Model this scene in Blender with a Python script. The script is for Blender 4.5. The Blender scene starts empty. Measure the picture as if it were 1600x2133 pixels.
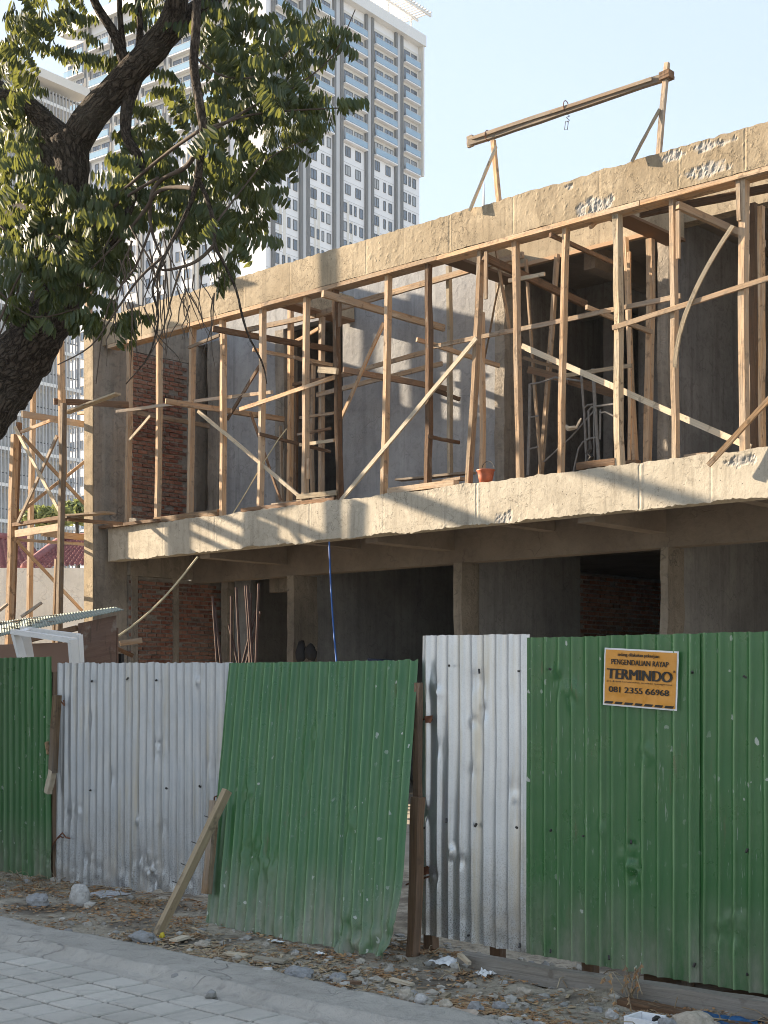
import bpy, bmesh, math, random
from mathutils import Vector, Matrix, noise
R = random.Random(7)
scene = bpy.context.scene
COL = scene.collection

# ---------------------------------------------------------------- camera, sky, sun, exposure
F, CH, HY = 2900.0, 1.6, 1425.0          # focal length in photo pixels, eye height, horizon row
cam_d = bpy.data.cameras.new('camera'); cam = bpy.data.objects.new('camera', cam_d); COL.objects.link(cam)
cam.location = (0, 0, CH); cam.rotation_euler = (math.pi/2, 0, 0)
cam_d.sensor_fit = 'VERTICAL'; cam_d.sensor_height = 36.0; cam_d.sensor_width = 27.0
cam_d.lens = F/2133*36.0; cam_d.shift_y = (HY-1066.5)/2133.0
cam_d.clip_start = 0.1; cam_d.clip_end = 4000
scene.camera = cam
SX, SY = 0.7386, -0.6742                 # s axis: along the facade towards the viewer's right
VX, VY = 0.6742, 0.7386                  # v axis: into the site, square to the facade
SUN = (3.6, 1.0, -1.32)                  # light travel in (s, v, z)
tx, ty, tz = SUN[0]*SX+SUN[1]*VX, SUN[0]*SY+SUN[1]*VY, SUN[2]
el = math.atan2(-tz, math.hypot(tx, ty)); az = math.atan2(-tx, -ty)
world = bpy.data.worlds.new("World"); scene.world = world; world.use_nodes = True
wn = world.node_tree; bg = wn.nodes['Background']
sky = wn.nodes.new('ShaderNodeTexSky'); sky.sky_type = 'NISHITA'; sky.sun_disc = False
sky.sun_elevation = el; sky.sun_rotation = az; sky.air_density = 1.0; sky.dust_density = 0.9; sky.ozone_density = 1.0
gm = wn.nodes.new('ShaderNodeGamma'); gm.inputs[1].default_value = 0.42; wn.links.new(sky.outputs[0], gm.inputs[0]); mu = wn.nodes.new('ShaderNodeMix'); mu.data_type = 'RGBA'; mu.blend_type = 'MULTIPLY'; mu.inputs[0].default_value = 1.0; mu.inputs[7].default_value = (0.955, 0.985, 1.05, 1); wn.links.new(gm.outputs[0], mu.inputs[6]); wn.links.new(mu.outputs[2], bg.inputs[0]); bg.inputs[1].default_value = 0.145
sd = bpy.data.lights.new('sun', 'SUN'); sd.energy = 4.7; sd.angle = math.radians(0.5); sd.color = (1.0, 0.83, 0.62)
so = bpy.data.objects.new('sun', sd); COL.objects.link(so)
so.rotation_euler = Vector((tx, ty, tz)).to_track_quat('-Z', 'Y').to_euler()
scene.view_settings.view_transform = 'Standard'; scene.view_settings.look = 'None'
scene.view_settings.exposure = 2.14; scene.view_settings.gamma = 1.0
scene.view_settings.use_curve_mapping = False
scene.render.engine = 'CYCLES'
scene.cycles.use_denoising = True; scene.cycles.filter_width = 1.0; scene.cycles.max_bounces = 8; scene.cycles.diffuse_bounces = 4; scene.cycles.transparent_max_bounces = 12

# ---------------------------------------------------------------- coordinates
def W(p): return Vector((p[0]*SX+p[1]*VX, p[0]*SY+p[1]*VY, p[2]))
def toS(x, y, z): return Vector((x*SX+y*SY, x*VX+y*VY, z))
def Q(px, py, v):                        # photo pixel -> point on the plane v
    k = (px-800)/F; Y = v/(VX*k+VY)
    return toS(k*Y, Y, CH+(HY-py)/F*Y)
def QS(px, py, s):                       # photo pixel -> point on the plane s
    k = (px-800)/F; Y = s/(SX*k+SY)
    return toS(k*Y, Y, CH+(HY-py)/F*Y)
def G(px, py, z=0.0):                    # photo pixel -> point on level z
    Y = (CH-z)*F/(py-HY); return toS((px-800)/F*Y, Y, z)
def AY(px, py, Y): return toS((px-800)/F*Y, Y, CH+(HY-py)/F*Y)
def nz(x, y, z=0.0): return noise.noise(Vector((x, y, z)))
def fbm(x, y, z=0.0, o=4): return noise.fractal(Vector((x, y, z)), 1.0, 2.0, o)

# ---------------------------------------------------------------- objects
def tag(o, label=None, cat=None, group=None, kind=None):
    if label: o['label'] = label
    if cat: o['category'] = cat
    if group: o['group'] = group
    if kind: o['kind'] = kind
    return o
def wloc(o):
    l = Vector(o.location)
    while o.parent: o = o.parent; l += o.location
    return l
def empty(name, base, label=None, cat=None, group=None, parent=None):
    o = bpy.data.objects.new(name, None); COL.objects.link(o); o.empty_display_size = 0.2
    o.location = W(base) if parent is None else W(base)-wloc(parent)
    if parent: o.parent = parent
    return tag(o, label, cat, group)

class MB:
    def __init__(s): s.v = []; s.f = []; s.uv = []; s.mi = []; s.col = None; s.cur = 0
    def face(s, idx, uv=None):
        s.f.append(tuple(idx)); s.uv.append(uv); s.mi.append(s.cur)
    def hexa(s, c, uv=True):             # 8 corners: bottom 4 ccw (seen from above), top 4
        n = len(s.v); s.v += [Vector(x) for x in c]
        for q in ((3,2,1,0),(4,5,6,7),(0,1,5,4),(1,2,6,5),(2,3,7,6),(3,0,4,7)):
            s.face([n+i for i in q])
        return s
    def box(s, s0, s1, v0, v1, z0, z1, j=0.0):
        c = [(s0,v0,z0),(s1,v0,z0),(s1,v1,z0),(s0,v1,z0),(s0,v0,z1),(s1,v0,z1),(s1,v1,z1),(s0,v1,z1)]
        if j: c = [tuple(a+R.uniform(-j, j) for a in p) for p in c]
        return s.hexa(c)
    def beam(s, p, q, w, h, up=(0,0,1), seg=1, wob=0.0, bow=None, taper=1.0):
        p, q = Vector(p), Vector(q); d = (q-p); L = d.length; d.normalize()
        upv = Vector(up)
        if abs(d.dot(upv)) > 0.95: upv = Vector((0,1,0)) if abs(d.y) < 0.9 else Vector((1,0,0))
        a = d.cross(upv).normalized(); b = a.cross(d).normalized()
        n0 = len(s.v); off = R.uniform(0, 50); ph = R.uniform(0, 50)
        for i in range(seg+1):
            t = i/seg; c = p+d*(L*t)
            if bow: c = c+Vector(bow)*(4*t*(1-t))
            if wob: c = c+a*(nz(ph, t*L*1.3)*wob*2)+b*(nz(ph+9, t*L*1.3)*wob*2)
            k = 1+(taper-1)*t
            for (ca, cb) in ((-1,-1),(1,-1),(1,1),(-1,1)):
                jx = R.uniform(-1, 1)*wob*0.5; jy = R.uniform(-1, 1)*wob*0.5
                s.v.append(c+a*(ca*w/2*k+jx)+b*(cb*h/2*k+jy))
        per = [0, w, w+h, 2*w+h, 2*w+2*h]
        for i in range(seg):
            for k in range(4):
                i0 = n0+i*4+k; i1 = n0+i*4+(k+1) % 4; u0 = L*i/seg+off; u1 = L*(i+1)/seg+off
                s.face((i0+4, i1+4, i1, i0), ((u1,per[k]+off),(u1,per[k+1]+off),(u0,per[k+1]+off),(u0,per[k]+off)))
        e = n0+seg*4
        s.face((n0,n0+1,n0+2,n0+3), ((off,0),(off+.02,0),(off+.02,h),(off,h)))
        s.face((e+3,e+2,e+1,e), ((off,0),(off+.02,0),(off+.02,h),(off,h)))
        return s
    def tube(s, pts, rad, n=8, rough=0.0, cap=True):
        pts = [Vector(p) for p in pts]; n0 = len(s.v); L = 0; ref = Vector((0.3,0.9,0.2)); off = R.uniform(0, 9)
        for i, p in enumerate(pts):
            d = (pts[min(i+1, len(pts)-1)]-pts[max(i-1, 0)]).normalized()
            a = d.cross(ref)
            if a.length < 1e-3: a = d.cross(Vector((1,0,0)))
            a.normalize(); b = d.cross(a).normalized()
            r = rad[i] if hasattr(rad, '__len__') else rad
            for k in range(n):
                th = 2*math.pi*k/n
                rr = r*(1+rough*nz(math.cos(th)*1.5+off, math.sin(th)*1.5, i*0.6))
                s.v.append(p+a*(math.cos(th)*rr)+b*(math.sin(th)*rr))
        for i in range(len(pts)-1):
            l1 = L+(pts[i+1]-pts[i]).length
            r = rad[i] if hasattr(rad, '__len__') else rad
            for k in range(n):
                k1 = (k+1) % n; a0 = n0+i*n
                s.face((a0+k, a0+k1, a0+n+k1, a0+n+k), ((L,k/n*6.28*r),(L,(k+1)/n*6.28*r),(l1,(k+1)/n*6.28*r),(l1,k/n*6.28*r)))
            L = l1
        if cap:
            s.face([n0+k for k in range(n)][::-1]); s.face([n0+(len(pts)-1)*n+k for k in range(n)])
        return s
    def grid(s, fn, nu, nv, flip=False):
        n0 = len(s.v)
        for j in range(nv+1):
            for i in range(nu+1): s.v.append(Vector(fn(i/nu, j/nv)))
        for j in range(nv):
            for i in range(nu):
                a = n0+j*(nu+1)+i
                q = (a, a+1, a+nu+2, a+nu+1)
                t = ((i/nu, j/nv), ((i+1)/nu, j/nv), ((i+1)/nu, (j+1)/nv), (i/nu, (j+1)/nv))
                if flip: q = q[::-1]; t = t[::-1]
                s.face(q, t)
        return s
    def lump(s, c, rx, ry, rz, seed, sub=2, rough=0.35, flat=0.0):
        bm = bmesh.new(); bmesh.ops.create_icosphere(bm, subdivisions=sub, radius=1.0); n0 = len(s.v)
        for v in bm.verts:
            p = v.co.copy(); d = 1+rough*nz(p.x*1.3+seed, p.y*1.3, p.z*1.3)+rough*0.5*nz(p.x*3+seed, p.y*3, p.z*3+5)
            p = p*d
            if flat: p.z = max(p.z, -flat)
            s.v.append(Vector((c[0]+p.x*rx, c[1]+p.y*ry, c[2]+p.z*rz)))
        for f in bm.faces: s.face([n0+v.index for v in f.verts])
        bm.free(); return s
    def mesh(s, name, mats, smooth=False, base=None, world=False):
        vs = [p if world else W(p) for p in s.v]
        if base is None:
            xs = [p.x for p in vs]; ys = [p.y for p in vs]; zs = [p.z for p in vs]
            base = Vector(((min(xs)+max(xs))/2, (min(ys)+max(ys))/2, min(zs)))
        me = bpy.data.meshes.new(name); me.from_pydata([tuple(p-base) for p in vs], [], s.f)
        if any(u is not None for u in s.uv):
            ul = me.uv_layers.new(name='UVMap'); k = 0; dat = []
            for f, u in zip(s.f, s.uv):
                for i in range(len(f)):
                    dat += list(u[i]) if u is not None else [0.0, 0.0]
            ul.data.foreach_set('uv', dat)
        if s.col is not None:
            ca = me.attributes.new('mark', 'FLOAT', 'POINT'); ca.data.foreach_set('value', s.col)
        for m in (mats if isinstance(mats, (list, tuple)) else [mats]): me.materials.append(m)
        if isinstance(mats, (list, tuple)): me.polygons.foreach_set('material_index', s.mi)
        if smooth: me.polygons.foreach_set('use_smooth', [True]*len(me.polygons))
        me.update(); return me, base
    def build(s, name, mats, parent=None, smooth=False, world=False, label=None, cat=None, group=None, kind=None):
        me, base = s.mesh(name, mats, smooth, None, world)
        o = bpy.data.objects.new(name, me); COL.objects.link(o)
        o.location = base-wloc(parent) if parent else base
        if parent: o.parent = parent
        return tag(o, label, cat, group, kind)

# ---------------------------------------------------------------- materials
class NT:
    def __init__(s, name):
        s.m = bpy.data.materials.new(name); s.m.use_nodes = True; s.t = s.m.node_tree
        s.b = s.t.nodes['Principled BSDF']; s.out = s.t.nodes['Material Output']
    def n(s, t, **k):
        x = s.t.nodes.new(t)
        for a, b in k.items():
            if a in ('ins',):
                for i, v in b.items(): 
                    if hasattr(v, 'links') or isinstance(v, bpy.types.NodeSocket): s.t.links.new(v, x.inputs[i])
                    else: x.inputs[i].default_value = v
            else: setattr(x, a, b)
        return x
    def noise(s, vec, scale, detail=6, rough=0.6, dist=0.0):
        return s.n('ShaderNodeTexNoise', ins={'Vector': vec, 'Scale': scale, 'Detail': detail, 'Roughness': rough, 'Distortion': dist}).outputs[0]
    def ramp(s, fac, stops):
        r = s.n('ShaderNodeValToRGB', ins={0: fac}); e = r.color_ramp.elements
        while len(e) < len(stops): e.new(0.5)
        for a, (p, c) in zip(e, stops): a.position = p; a.color = (c, c, c, 1) if not hasattr(c, '__len__') else (*c, 1)
        return r.outputs[0]
    def mix(s, fac, a, b, mode='MIX'):
        x = s.n('ShaderNodeMix', data_type='RGBA', blend_type=mode)
        for i, v in ((0, fac), (6, a), (7, b)):
            if isinstance(v, bpy.types.NodeSocket): s.t.links.new(v, x.inputs[i])
            elif i == 0: x.inputs[0].default_value = v
            else: x.inputs[i].default_value = (*v, 1) if hasattr(v, '__len__') else (v, v, v, 1)
        return x.outputs[2]
    def math(s, op, a, b=0.0):
        return s.n('ShaderNodeMath', operation=op, ins={0: a, 1: b}).outputs[0]
    def map(s, vec, sc): return s.n('ShaderNodeMapping', ins={0: vec, 3: sc}).outputs[0]
    def obj(s): return s.n('ShaderNodeTexCoord').outputs['Object']
    def pos(s): return s.n('ShaderNodeNewGeometry').outputs['Position']
    def uv(s): return s.n('ShaderNodeTexCoord').outputs['UV']
    def rnd(s): return s.n('ShaderNodeObjectInfo').outputs['Random']
    def attr(s, name): return s.n('ShaderNodeAttribute', attribute_name=name).outputs['Fac']
    def set(s, i, v):
        if isinstance(v, bpy.types.NodeSocket): s.t.links.new(v, s.b.inputs[i])
        elif hasattr(v, '__len__') and len(v) == 3: s.b.inputs[i].default_value = (*v, 1)
        else: s.b.inputs[i].default_value = v
    def bump(s, h, strength=0.5, dist=0.02):
        b = s.n('ShaderNodeBump', ins={'Height': h, 'Strength': strength, 'Distance': dist}); s.t.links.new(b.outputs[0], s.b.inputs['Normal'])

def wood(name, dark, light, grey=(0.25,0.22,0.18), gamt=0.35, rough=0.85):
    t = NT(name); uv = t.uv(); r = t.rnd()
    sh = t.n('ShaderNodeVectorMath', operation='ADD', ins={0: uv}); cmb = t.n('ShaderNodeCombineXYZ', ins={0: t.math('MULTIPLY', r, 37.0), 1: t.math('MULTIPLY', r, 11.0)})
    t.t.links.new(cmb.outputs[0], sh.inputs[1]); uv = sh.outputs[0]
    g = t.noise(t.map(uv, (2.5, 60, 1)), 1.0, 5, 0.65, 0.6); g2 = t.noise(t.map(uv, (1.2, 9, 1)), 1.0, 4, 0.6)
    c = t.mix(t.ramp(g, [(0.3, 0), (0.68, 1)]), dark, light)
    c = t.mix(t.ramp(g2, [(0.42, 0), (0.62, gamt)]), c, grey)
    c = t.mix(t.math('MULTIPLY', t.ramp(t.noise(uv, 7, 4), [(0.57, 0), (0.66, 1)]), 0.65), c, (0.085,0.055,0.035))
    r2 = t.math('FRACT', t.math('MULTIPLY', r, 7.31)); c = t.mix(t.math('MULTIPLY', r2, 0.8), c, t.mix(0.62, c, grey)); c = t.mix(t.math('MULTIPLY', t.ramp(t.noise(t.map(uv, (1.6, 5, 1)), 1.0, 5, 0.65), [(0.60, 0), (0.70, 1)]), 0.55), c, (0.46,0.42,0.36))
    hv = t.n('ShaderNodeHueSaturation', ins={'Color': c}); t.t.links.new(t.math('ADD', t.math('MULTIPLY', r, 0.75), 0.6), hv.inputs['Value'])
    t.set('Base Color', hv.outputs[0]); t.set('Roughness', rough); t.set('Specular IOR Level', 0.2)
    t.bump(t.math('ADD', g, t.noise(uv, 9, 4)), 0.7, 0.008); return t.m

def concrete(name, a, b, stain=(0.10,0.09,0.08), amt=0.4, bump=0.5, streak=True, chip=False, ns=1.0, crk=0.55):
    t = NT(name); p = t.pos()
    n1 = t.noise(p, 1.1*ns, 8, 0.62); n2 = t.noise(p, 9*ns, 6, 0.65, 0.8); n3 = t.noise(p, 60, 4, 0.7)
    c = t.mix(t.ramp(n1, [(0.33, 0), (0.66, 1)]), a, b)
    c = t.mix(t.math('MULTIPLY', t.ramp(n2, [(0.50, 0), (0.75, 1)]), amt), c, stain)
    if streak:
        n4 = t.noise(t.map(p, (7, 7, 0.5)), 1.0, 5, 0.6)
        c = t.mix(t.math('MULTIPLY', t.ramp(n4, [(0.50, 0), (0.72, 1)]), amt*0.9), c, stain)
        n5 = t.noise(t.map(p, (4.3, 4.3, 0.35)), 1.7, 5, 0.6)
        c = t.mix(t.math('MULTIPLY', t.ramp(n5, [(0.54, 0), (0.72, 1)]), amt*0.6), c, tuple(min(1, x*1.25) for x in b))
    w = t.n('ShaderNodeTexVoronoi', feature='DISTANCE_TO_EDGE', ins={'Vector': t.n('ShaderNodeVectorMath', operation='ADD', ins={0: p, 1: t.n('ShaderNodeTexNoise', ins={'Vector': p, 'Scale': 2.5}).outputs[1]}).outputs[0], 'Scale': 0.9}).outputs[0]
    crack = t.math('MULTIPLY', t.ramp(w, [(0.0, 1), (0.010, 0)]), t.ramp(t.noise(p, 1.6, 2), [(0.48, 0), (0.60, 1)]))
    c = t.mix(t.math('MULTIPLY', crack, crk), c, stain)
    if chip:
        m = t.attr('mark'); c = t.mix(m, c, t.mix(t.ramp(t.noise(p, 22, 4), [(0.38, 0), (0.6, 1)]), (0.20,0.195,0.19), (0.46,0.44,0.41)))
    t.set('Base Color', c); t.set('Roughness', 0.92); t.set('Specular IOR Level', 0.15)
    h = t.math('ADD', t.math('MULTIPLY', n2, 1.0), t.math('MULTIPLY', n3, 0.35)); h = t.math('SUBTRACT', h, t.math('MULTIPLY', crack, 0.4 if crk else 0.0))
    t.bump(h, bump, 0.03); return t.m

def plain(name, col, rough=0.6, metal=0.0, spec=0.4, var=0.15, ns=8.0, bump=0.0):
    t = NT(name); p = t.obj(); n1 = t.noise(p, ns, 5, 0.6)
    d = tuple(x*(1-var) for x in col); l = tuple(min(1, x*(1+var)) for x in col)
    t.set('Base Color', t.mix(t.ramp(n1, [(0.3, 0), (0.7, 1)]), d, l)); t.set('Roughness', rough); t.set('Metallic', metal); t.set('Specular IOR Level', spec)
    if bump: t.bump(n1, bump, 0.01)
    return t.m

M = {}
M['wood'] = wood('raw_timber', (0.20,0.105,0.052), (0.55,0.35,0.19), (0.36,0.30,0.23), 0.6)
M['wood2'] = wood('weathered_timber', (0.16,0.095,0.05), (0.38,0.25,0.14), (0.30,0.27,0.23), 0.6)
M['wood3'] = wood('dark_timber', (0.09,0.05,0.026), (0.27,0.15,0.08), (0.16,0.12,0.09), 0.5)
M['oldwood'] = wood('grey_old_timber', (0.13,0.105,0.08), (0.31,0.27,0.215), (0.27,0.25,0.22), 0.7)
M['propwood'] = wood('fresh_pale_timber', (0.42,0.29,0.16), (0.62,0.47,0.29), (0.5,0.42,0.3), 0.3)
M['woodpale'] = wood('pale_timber', (0.34,0.26,0.17), (0.58,0.47,0.32), (0.42,0.38,0.31), 0.5)
def mk_fascia(name, a, b, st):
    t = NT(name); p = t.pos()
    n1 = t.noise(p, 0.9, 9, 0.66); n2 = t.noise(p, 7, 7, 0.7, 0.5); n3 = t.noise(p, 55, 4, 0.7)
    c = t.mix(t.ramp(n1, [(0.36, 0), (0.62, 1)]), a, b)
    dr = t.noise(t.map(p, (11, 11, 0.9)), 1.0, 5, 0.65); c = t.mix(t.math('MULTIPLY', t.ramp(dr, [(0.50, 0), (0.68, 1)]), 0.45), c, st)
    c = t.mix(t.math('MULTIPLY', t.ramp(n2, [(0.55, 0), (0.68, 1)]), 0.5), c, st)
    pt = t.noise(p, 2.1, 6, 0.7); c = t.mix(t.math('MULTIPLY', t.ramp(pt, [(0.56, 0), (0.60, 1)]), 0.35), c, tuple(x*1.25 for x in b))
    def line(sc, w, det, zs=1.0):            # thin wandering cracks
        n = t.noise(t.map(p, (1, 1, zs)), sc, det, 0.62, 0.3); return t.ramp(t.math('ABSOLUTE', t.math('SUBTRACT', n, 0.5)), [(0.0, 1), (w, 0)])
    ck = t.math('MULTIPLY', line(1.7, 0.006, 7), t.ramp(t.noise(p, 0.8, 2), [(0.46, 0), (0.56, 1)])); ck = t.math('MAXIMUM', ck, t.math('MULTIPLY', line(3.1, 0.007, 5, 2.5), t.ramp(t.noise(p, 1.3, 2), [(0.52, 0), (0.6, 1)])))
    c = t.mix(t.math('MULTIPLY', ck, 0.7), c, tuple(x*0.5 for x in st))
    pit = t.n('ShaderNodeTexVoronoi', ins={'Vector': p, 'Scale': 19.0}); ph = t.math('MULTIPLY', t.ramp(pit.outputs[0], [(0.12, 1), (0.2, 0)]), t.ramp(t.n('ShaderNodeSeparateColor', ins={0: pit.outputs[1]}).outputs[0], [(0.8, 0), (0.81, 1)]))
    c = t.mix(t.math('MULTIPLY', ph, 0.7), c, tuple(x*0.6 for x in st))
    c = t.mix(t.math('MULTIPLY', t.ramp(n3, [(0.5, 0), (0.7, 1)]), 0.3), c, st)
    m = t.attr('mark'); c = t.mix(m, c, t.mix(t.ramp(t.noise(p, 24, 5, 0.7), [(0.36, 0), (0.62, 1)]), (0.23,0.22,0.205), (0.41,0.385,0.35)))
    t.set('Base Color', c); t.set('Roughness', 0.95); t.set('Specular IOR Level', 0.12)
    h = t.math('ADD', t.math('MULTIPLY', n2, 0.5), t.math('MULTIPLY', n3, 0.3)); h = t.math('SUBTRACT', h, t.math('MULTIPLY', t.math('MAXIMUM', ck, ph), 0.5)); t.bump(h, 0.4, 0.02); return t.m
M['fascia'] = mk_fascia('cast_concrete', (0.27,0.215,0.145), (0.40,0.33,0.235), (0.15,0.12,0.085))
M['fascia2'] = mk_fascia('pale_cast_concrete', (0.38,0.335,0.265), (0.50,0.45,0.365), (0.22,0.195,0.155))
M['conc'] = concrete('grey_concrete', (0.20,0.175,0.145), (0.34,0.30,0.25), (0.09,0.08,0.07), 0.6, 0.6)
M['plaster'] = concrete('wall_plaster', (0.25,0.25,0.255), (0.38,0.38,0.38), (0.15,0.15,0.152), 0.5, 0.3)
M['darkrender'] = concrete('shade_darkened_render', (0.13,0.125,0.12), (0.22,0.21,0.20), (0.08,0.068,0.062), 0.7, 0.4)  # cement render with the indoor shade darkened into its colour
M['soffit'] = concrete('soffit_concrete', (0.18,0.15,0.125), (0.27,0.23,0.19), (0.11,0.09,0.075), 0.35, 0.4, False)
M['mortar'] = concrete('mortar', (0.20,0.185,0.165), (0.34,0.315,0.28), (0.12,0.105,0.09), 0.5, 1.0, False)

def mk_brick():
    t = NT('brick_clay'); r = t.math('FRACT', t.math('ADD', t.rnd(), t.n('ShaderNodeNewGeometry').outputs['Random Per Island'])); p = t.pos()
    c = t.ramp(r, [(0.0, (0.12,0.048,0.033)), (0.25, (0.19,0.072,0.046)), (0.6, (0.24,0.095,0.06)), (0.85, (0.28,0.13,0.085)), (1.0, (0.075,0.05,0.042))])
    n1 = t.noise(p, 14, 5, 0.7); c = t.mix(t.math('MULTIPLY', t.ramp(n1, [(0.48, 0), (0.7, 1)]), 0.75), c, (0.30,0.26,0.22))
    n0 = t.noise(p, 0.8, 3); c = t.mix(t.math('MULTIPLY', t.ramp(n0, [(0.45, 0), (0.62, 1)]), 0.35), c, (0.30,0.20,0.15))
    t.set('Base Color', c); t.set('Roughness', 0.95); t.set('Specular IOR Level', 0.1); t.bump(t.noise(p, 70, 4), 0.6, 0.008); return t.m
M['brick'] = mk_brick()

def mk_green():
    t = NT('green_painted_sheet'); p = t.pos(); uv = t.uv()
    n1 = t.noise(p, 1.4, 5); c = t.mix(n1, (0.021,0.096,0.024), (0.042,0.146,0.042))
    c = t.mix(t.ramp(t.noise(t.map(p, (9, 9, 0.6)), 1.0, 5), [(0.42, 0), (0.72, 0.35)]), c, (0.10,0.19,0.088))
    z = t.n('ShaderNodeSeparateXYZ', ins={0: p}).outputs[2]
    dust = t.math('MULTIPLY', t.ramp(z, [(0.0, 1), (0.55, 0)]), t.ramp(t.noise(t.map(p, (6, 6, 2)), 1.0, 6, 0.7), [(0.3, 0), (0.65, 0.95)]))
    c = t.mix(dust, c, (0.26,0.25,0.20))
    v = t.n('ShaderNodeTexVoronoi', ins={'Vector': t.n('ShaderNodeVectorMath', operation='ADD', ins={0: t.map(p, (1, 1, 0.8)), 1: t.n('ShaderNodeVectorMath', operation='SCALE', ins={0: t.n('ShaderNodeTexNoise', ins={'Vector': p, 'Scale': 22.0}).outputs[1], 3: 0.05}).outputs[0]}).outputs[0], 'Scale': 15.0})
    spot = t.math('MULTIPLY', t.ramp(v.outputs[0], [(0.16, 1), (0.19, 0)]), t.math('MULTIPLY', t.ramp(t.n('ShaderNodeSeparateColor', ins={0: v.outputs[1]}).outputs[0], [(0.50, 0), (0.51, 1)]), t.ramp(t.noise(p, 1.5, 2), [(0.48, 0), (0.58, 1)])))
    scr = t.math('MULTIPLY', t.ramp(t.noise(t.map(p, (110, 110, 7)), 1.0, 3, 0.7), [(0.65, 0), (0.69, 1)]), t.ramp(t.noise(p, 2.2, 3), [(0.45, 0), (0.6, 0.8)]))
    cr = t.math('MULTIPLY', t.attr('mark'), t.ramp(t.noise(t.map(p, (9, 9, 1.1)), 1.0, 4, 0.6), [(0.32, 0.25), (0.68, 1.0)])); c = t.mix(t.math('MULTIPLY', cr, 0.85), c, (0.26,0.41,0.20))   # bright rib highlight painted into the colour along the crests
    ru = t.math('MULTIPLY', t.ramp(t.noise(t.map(p, (16, 16, 2.2)), 1.0, 6, 0.7), [(0.60, 0), (0.70, 1)]), t.ramp(t.noise(p, 1.1, 2), [(0.5, 0), (0.62, 0.55)])); c = t.mix(ru, c, (0.13,0.085,0.045))
    w = t.math('MAXIMUM', spot, scr)
    c = t.mix(w, c, (0.40,0.43,0.37)); t.set('Base Color', c)
    t.set('Roughness', t.ramp(t.noise(p, 5, 4), [(0.3, 0.24), (0.7, 0.42)])); t.set('Specular IOR Level', 0.5)
    t.bump(t.noise(p, 7, 3), 0.25, 0.012); return t.m
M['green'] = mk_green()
def mk_galv():
    t = NT('galvanised_sheet'); p = t.pos(); z = t.n('ShaderNodeSeparateXYZ', ins={0: p}).outputs[2]
    n1 = t.noise(p, 2.2, 6, 0.6); c = t.mix(n1, (0.37,0.385,0.40), (0.52,0.535,0.55))
    fine = t.noise(p, 130, 2, 0.5); low = t.ramp(z, [(0.05, 1), (0.75, 0)])
    speck = t.math('MULTIPLY', t.ramp(fine, [(0.52, 0), (0.60, 1)]), t.math('ADD', t.math('MULTIPLY', low, 0.6), 0.08)); c = t.mix(speck, c, (0.12,0.11,0.10))
    n2 = t.noise(t.map(p, (14, 14, 1.0)), 1.0, 5); c = t.mix(t.ramp(n2, [(0.52, 0), (0.70, 0.65)]), c, (0.40,0.36,0.28))
    lowd = t.math('MULTIPLY', low, t.ramp(t.noise(p, 6, 5), [(0.4, 0), (0.7, 0.8)])); c = t.mix(lowd, c, (0.40,0.36,0.31))
    t.set('Base Color', c); t.set('Metallic', t.math('SUBTRACT', 0.72, t.math('MULTIPLY', lowd, 0.6))); t.set('Roughness', t.ramp(t.noise(p, 4, 4), [(0.3, 0.36), (0.7, 0.55)]))
    t.bump(t.noise(p, 9, 4), 0.12, 0.01); return t.m
M['galv'] = mk_galv()
def galv2():
    m = M['galv'].copy(); m.name = 'bright_galvanised_sheet'; b = m.node_tree.nodes['Principled BSDF']
    for l in list(b.inputs['Metallic'].links)+list(b.inputs['Roughness'].links): m.node_tree.links.remove(l)
    b.inputs['Metallic'].default_value = 0.8; b.inputs["Roughness"].default_value = 0.36
    src = b.inputs['Base Color'].links[0].from_socket; x = m.node_tree.nodes.new('ShaderNodeHueSaturation'); x.inputs['Value'].default_value = 1.3
    m.node_tree.links.new(src, x.inputs['Color']); m.node_tree.links.new(x.outputs[0], b.inputs['Base Color']); return m
M['galv2'] = galv2()
M['rust'] = plain('rusty_iron', (0.16,0.07,0.04), 0.9, 0.2, 0.2, 0.5, 20)
M['wire'] = plain('dark_wire', (0.06,0.055,0.05), 0.6, 0.5)
def mk_bark():
    t = NT('bark'); uv = t.uv(); p = t.pos()
    wv = t.n('ShaderNodeVectorMath', operation='ADD', ins={0: t.map(uv, (9, 30, 1)), 1: t.n('ShaderNodeTexNoise', ins={'Vector': t.map(uv, (6, 14, 1)), 'Scale': 1.0, 'Detail': 5.0}).outputs[1]}).outputs[0]; wv = t.n('ShaderNodeVectorMath', operation='ADD', ins={0: wv, 1: t.n('ShaderNodeVectorMath', operation='SCALE', ins={0: t.n('ShaderNodeTexNoise', ins={'Vector': t.map(uv, (14, 22, 1)), 'Scale': 1.0, 'Detail': 4.0}).outputs[1], 3: 1.6}).outputs[0]}).outputs[0]; vo = t.n('ShaderNodeTexVoronoi', feature='DISTANCE_TO_EDGE', ins={'Vector': wv, 'Scale': 1.0}).outputs[0]; g0 = t.noise(t.map(uv, (12, 40, 1)), 1.0, 6, 0.72, 1.2); g = t.math('ADD', t.ramp(vo, [(0.0, 0), (0.25, 0.45)]), t.math('MULTIPLY', g0, 0.75)); c = t.mix(t.ramp(g, [(0.25, 0), (0.95, 1)]), (0.014,0.011,0.009), (0.15,0.118,0.092))
    c = t.mix(t.math('MULTIPLY', t.ramp(t.noise(p, 3, 5), [(0.5, 0), (0.68, 1)]), 0.5), c, (0.16,0.14,0.115))
    t.set('Base Color', c); t.set('Roughness', 0.95); t.set('Specular IOR Level', 0.15); t.bump(g, 1.0, 0.06); return t.m
M['bark'] = mk_bark()
M['twig'] = plain('twig_bark', (0.085,0.065,0.05), 0.9, 0, 0.2, 0.4, 10)
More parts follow.
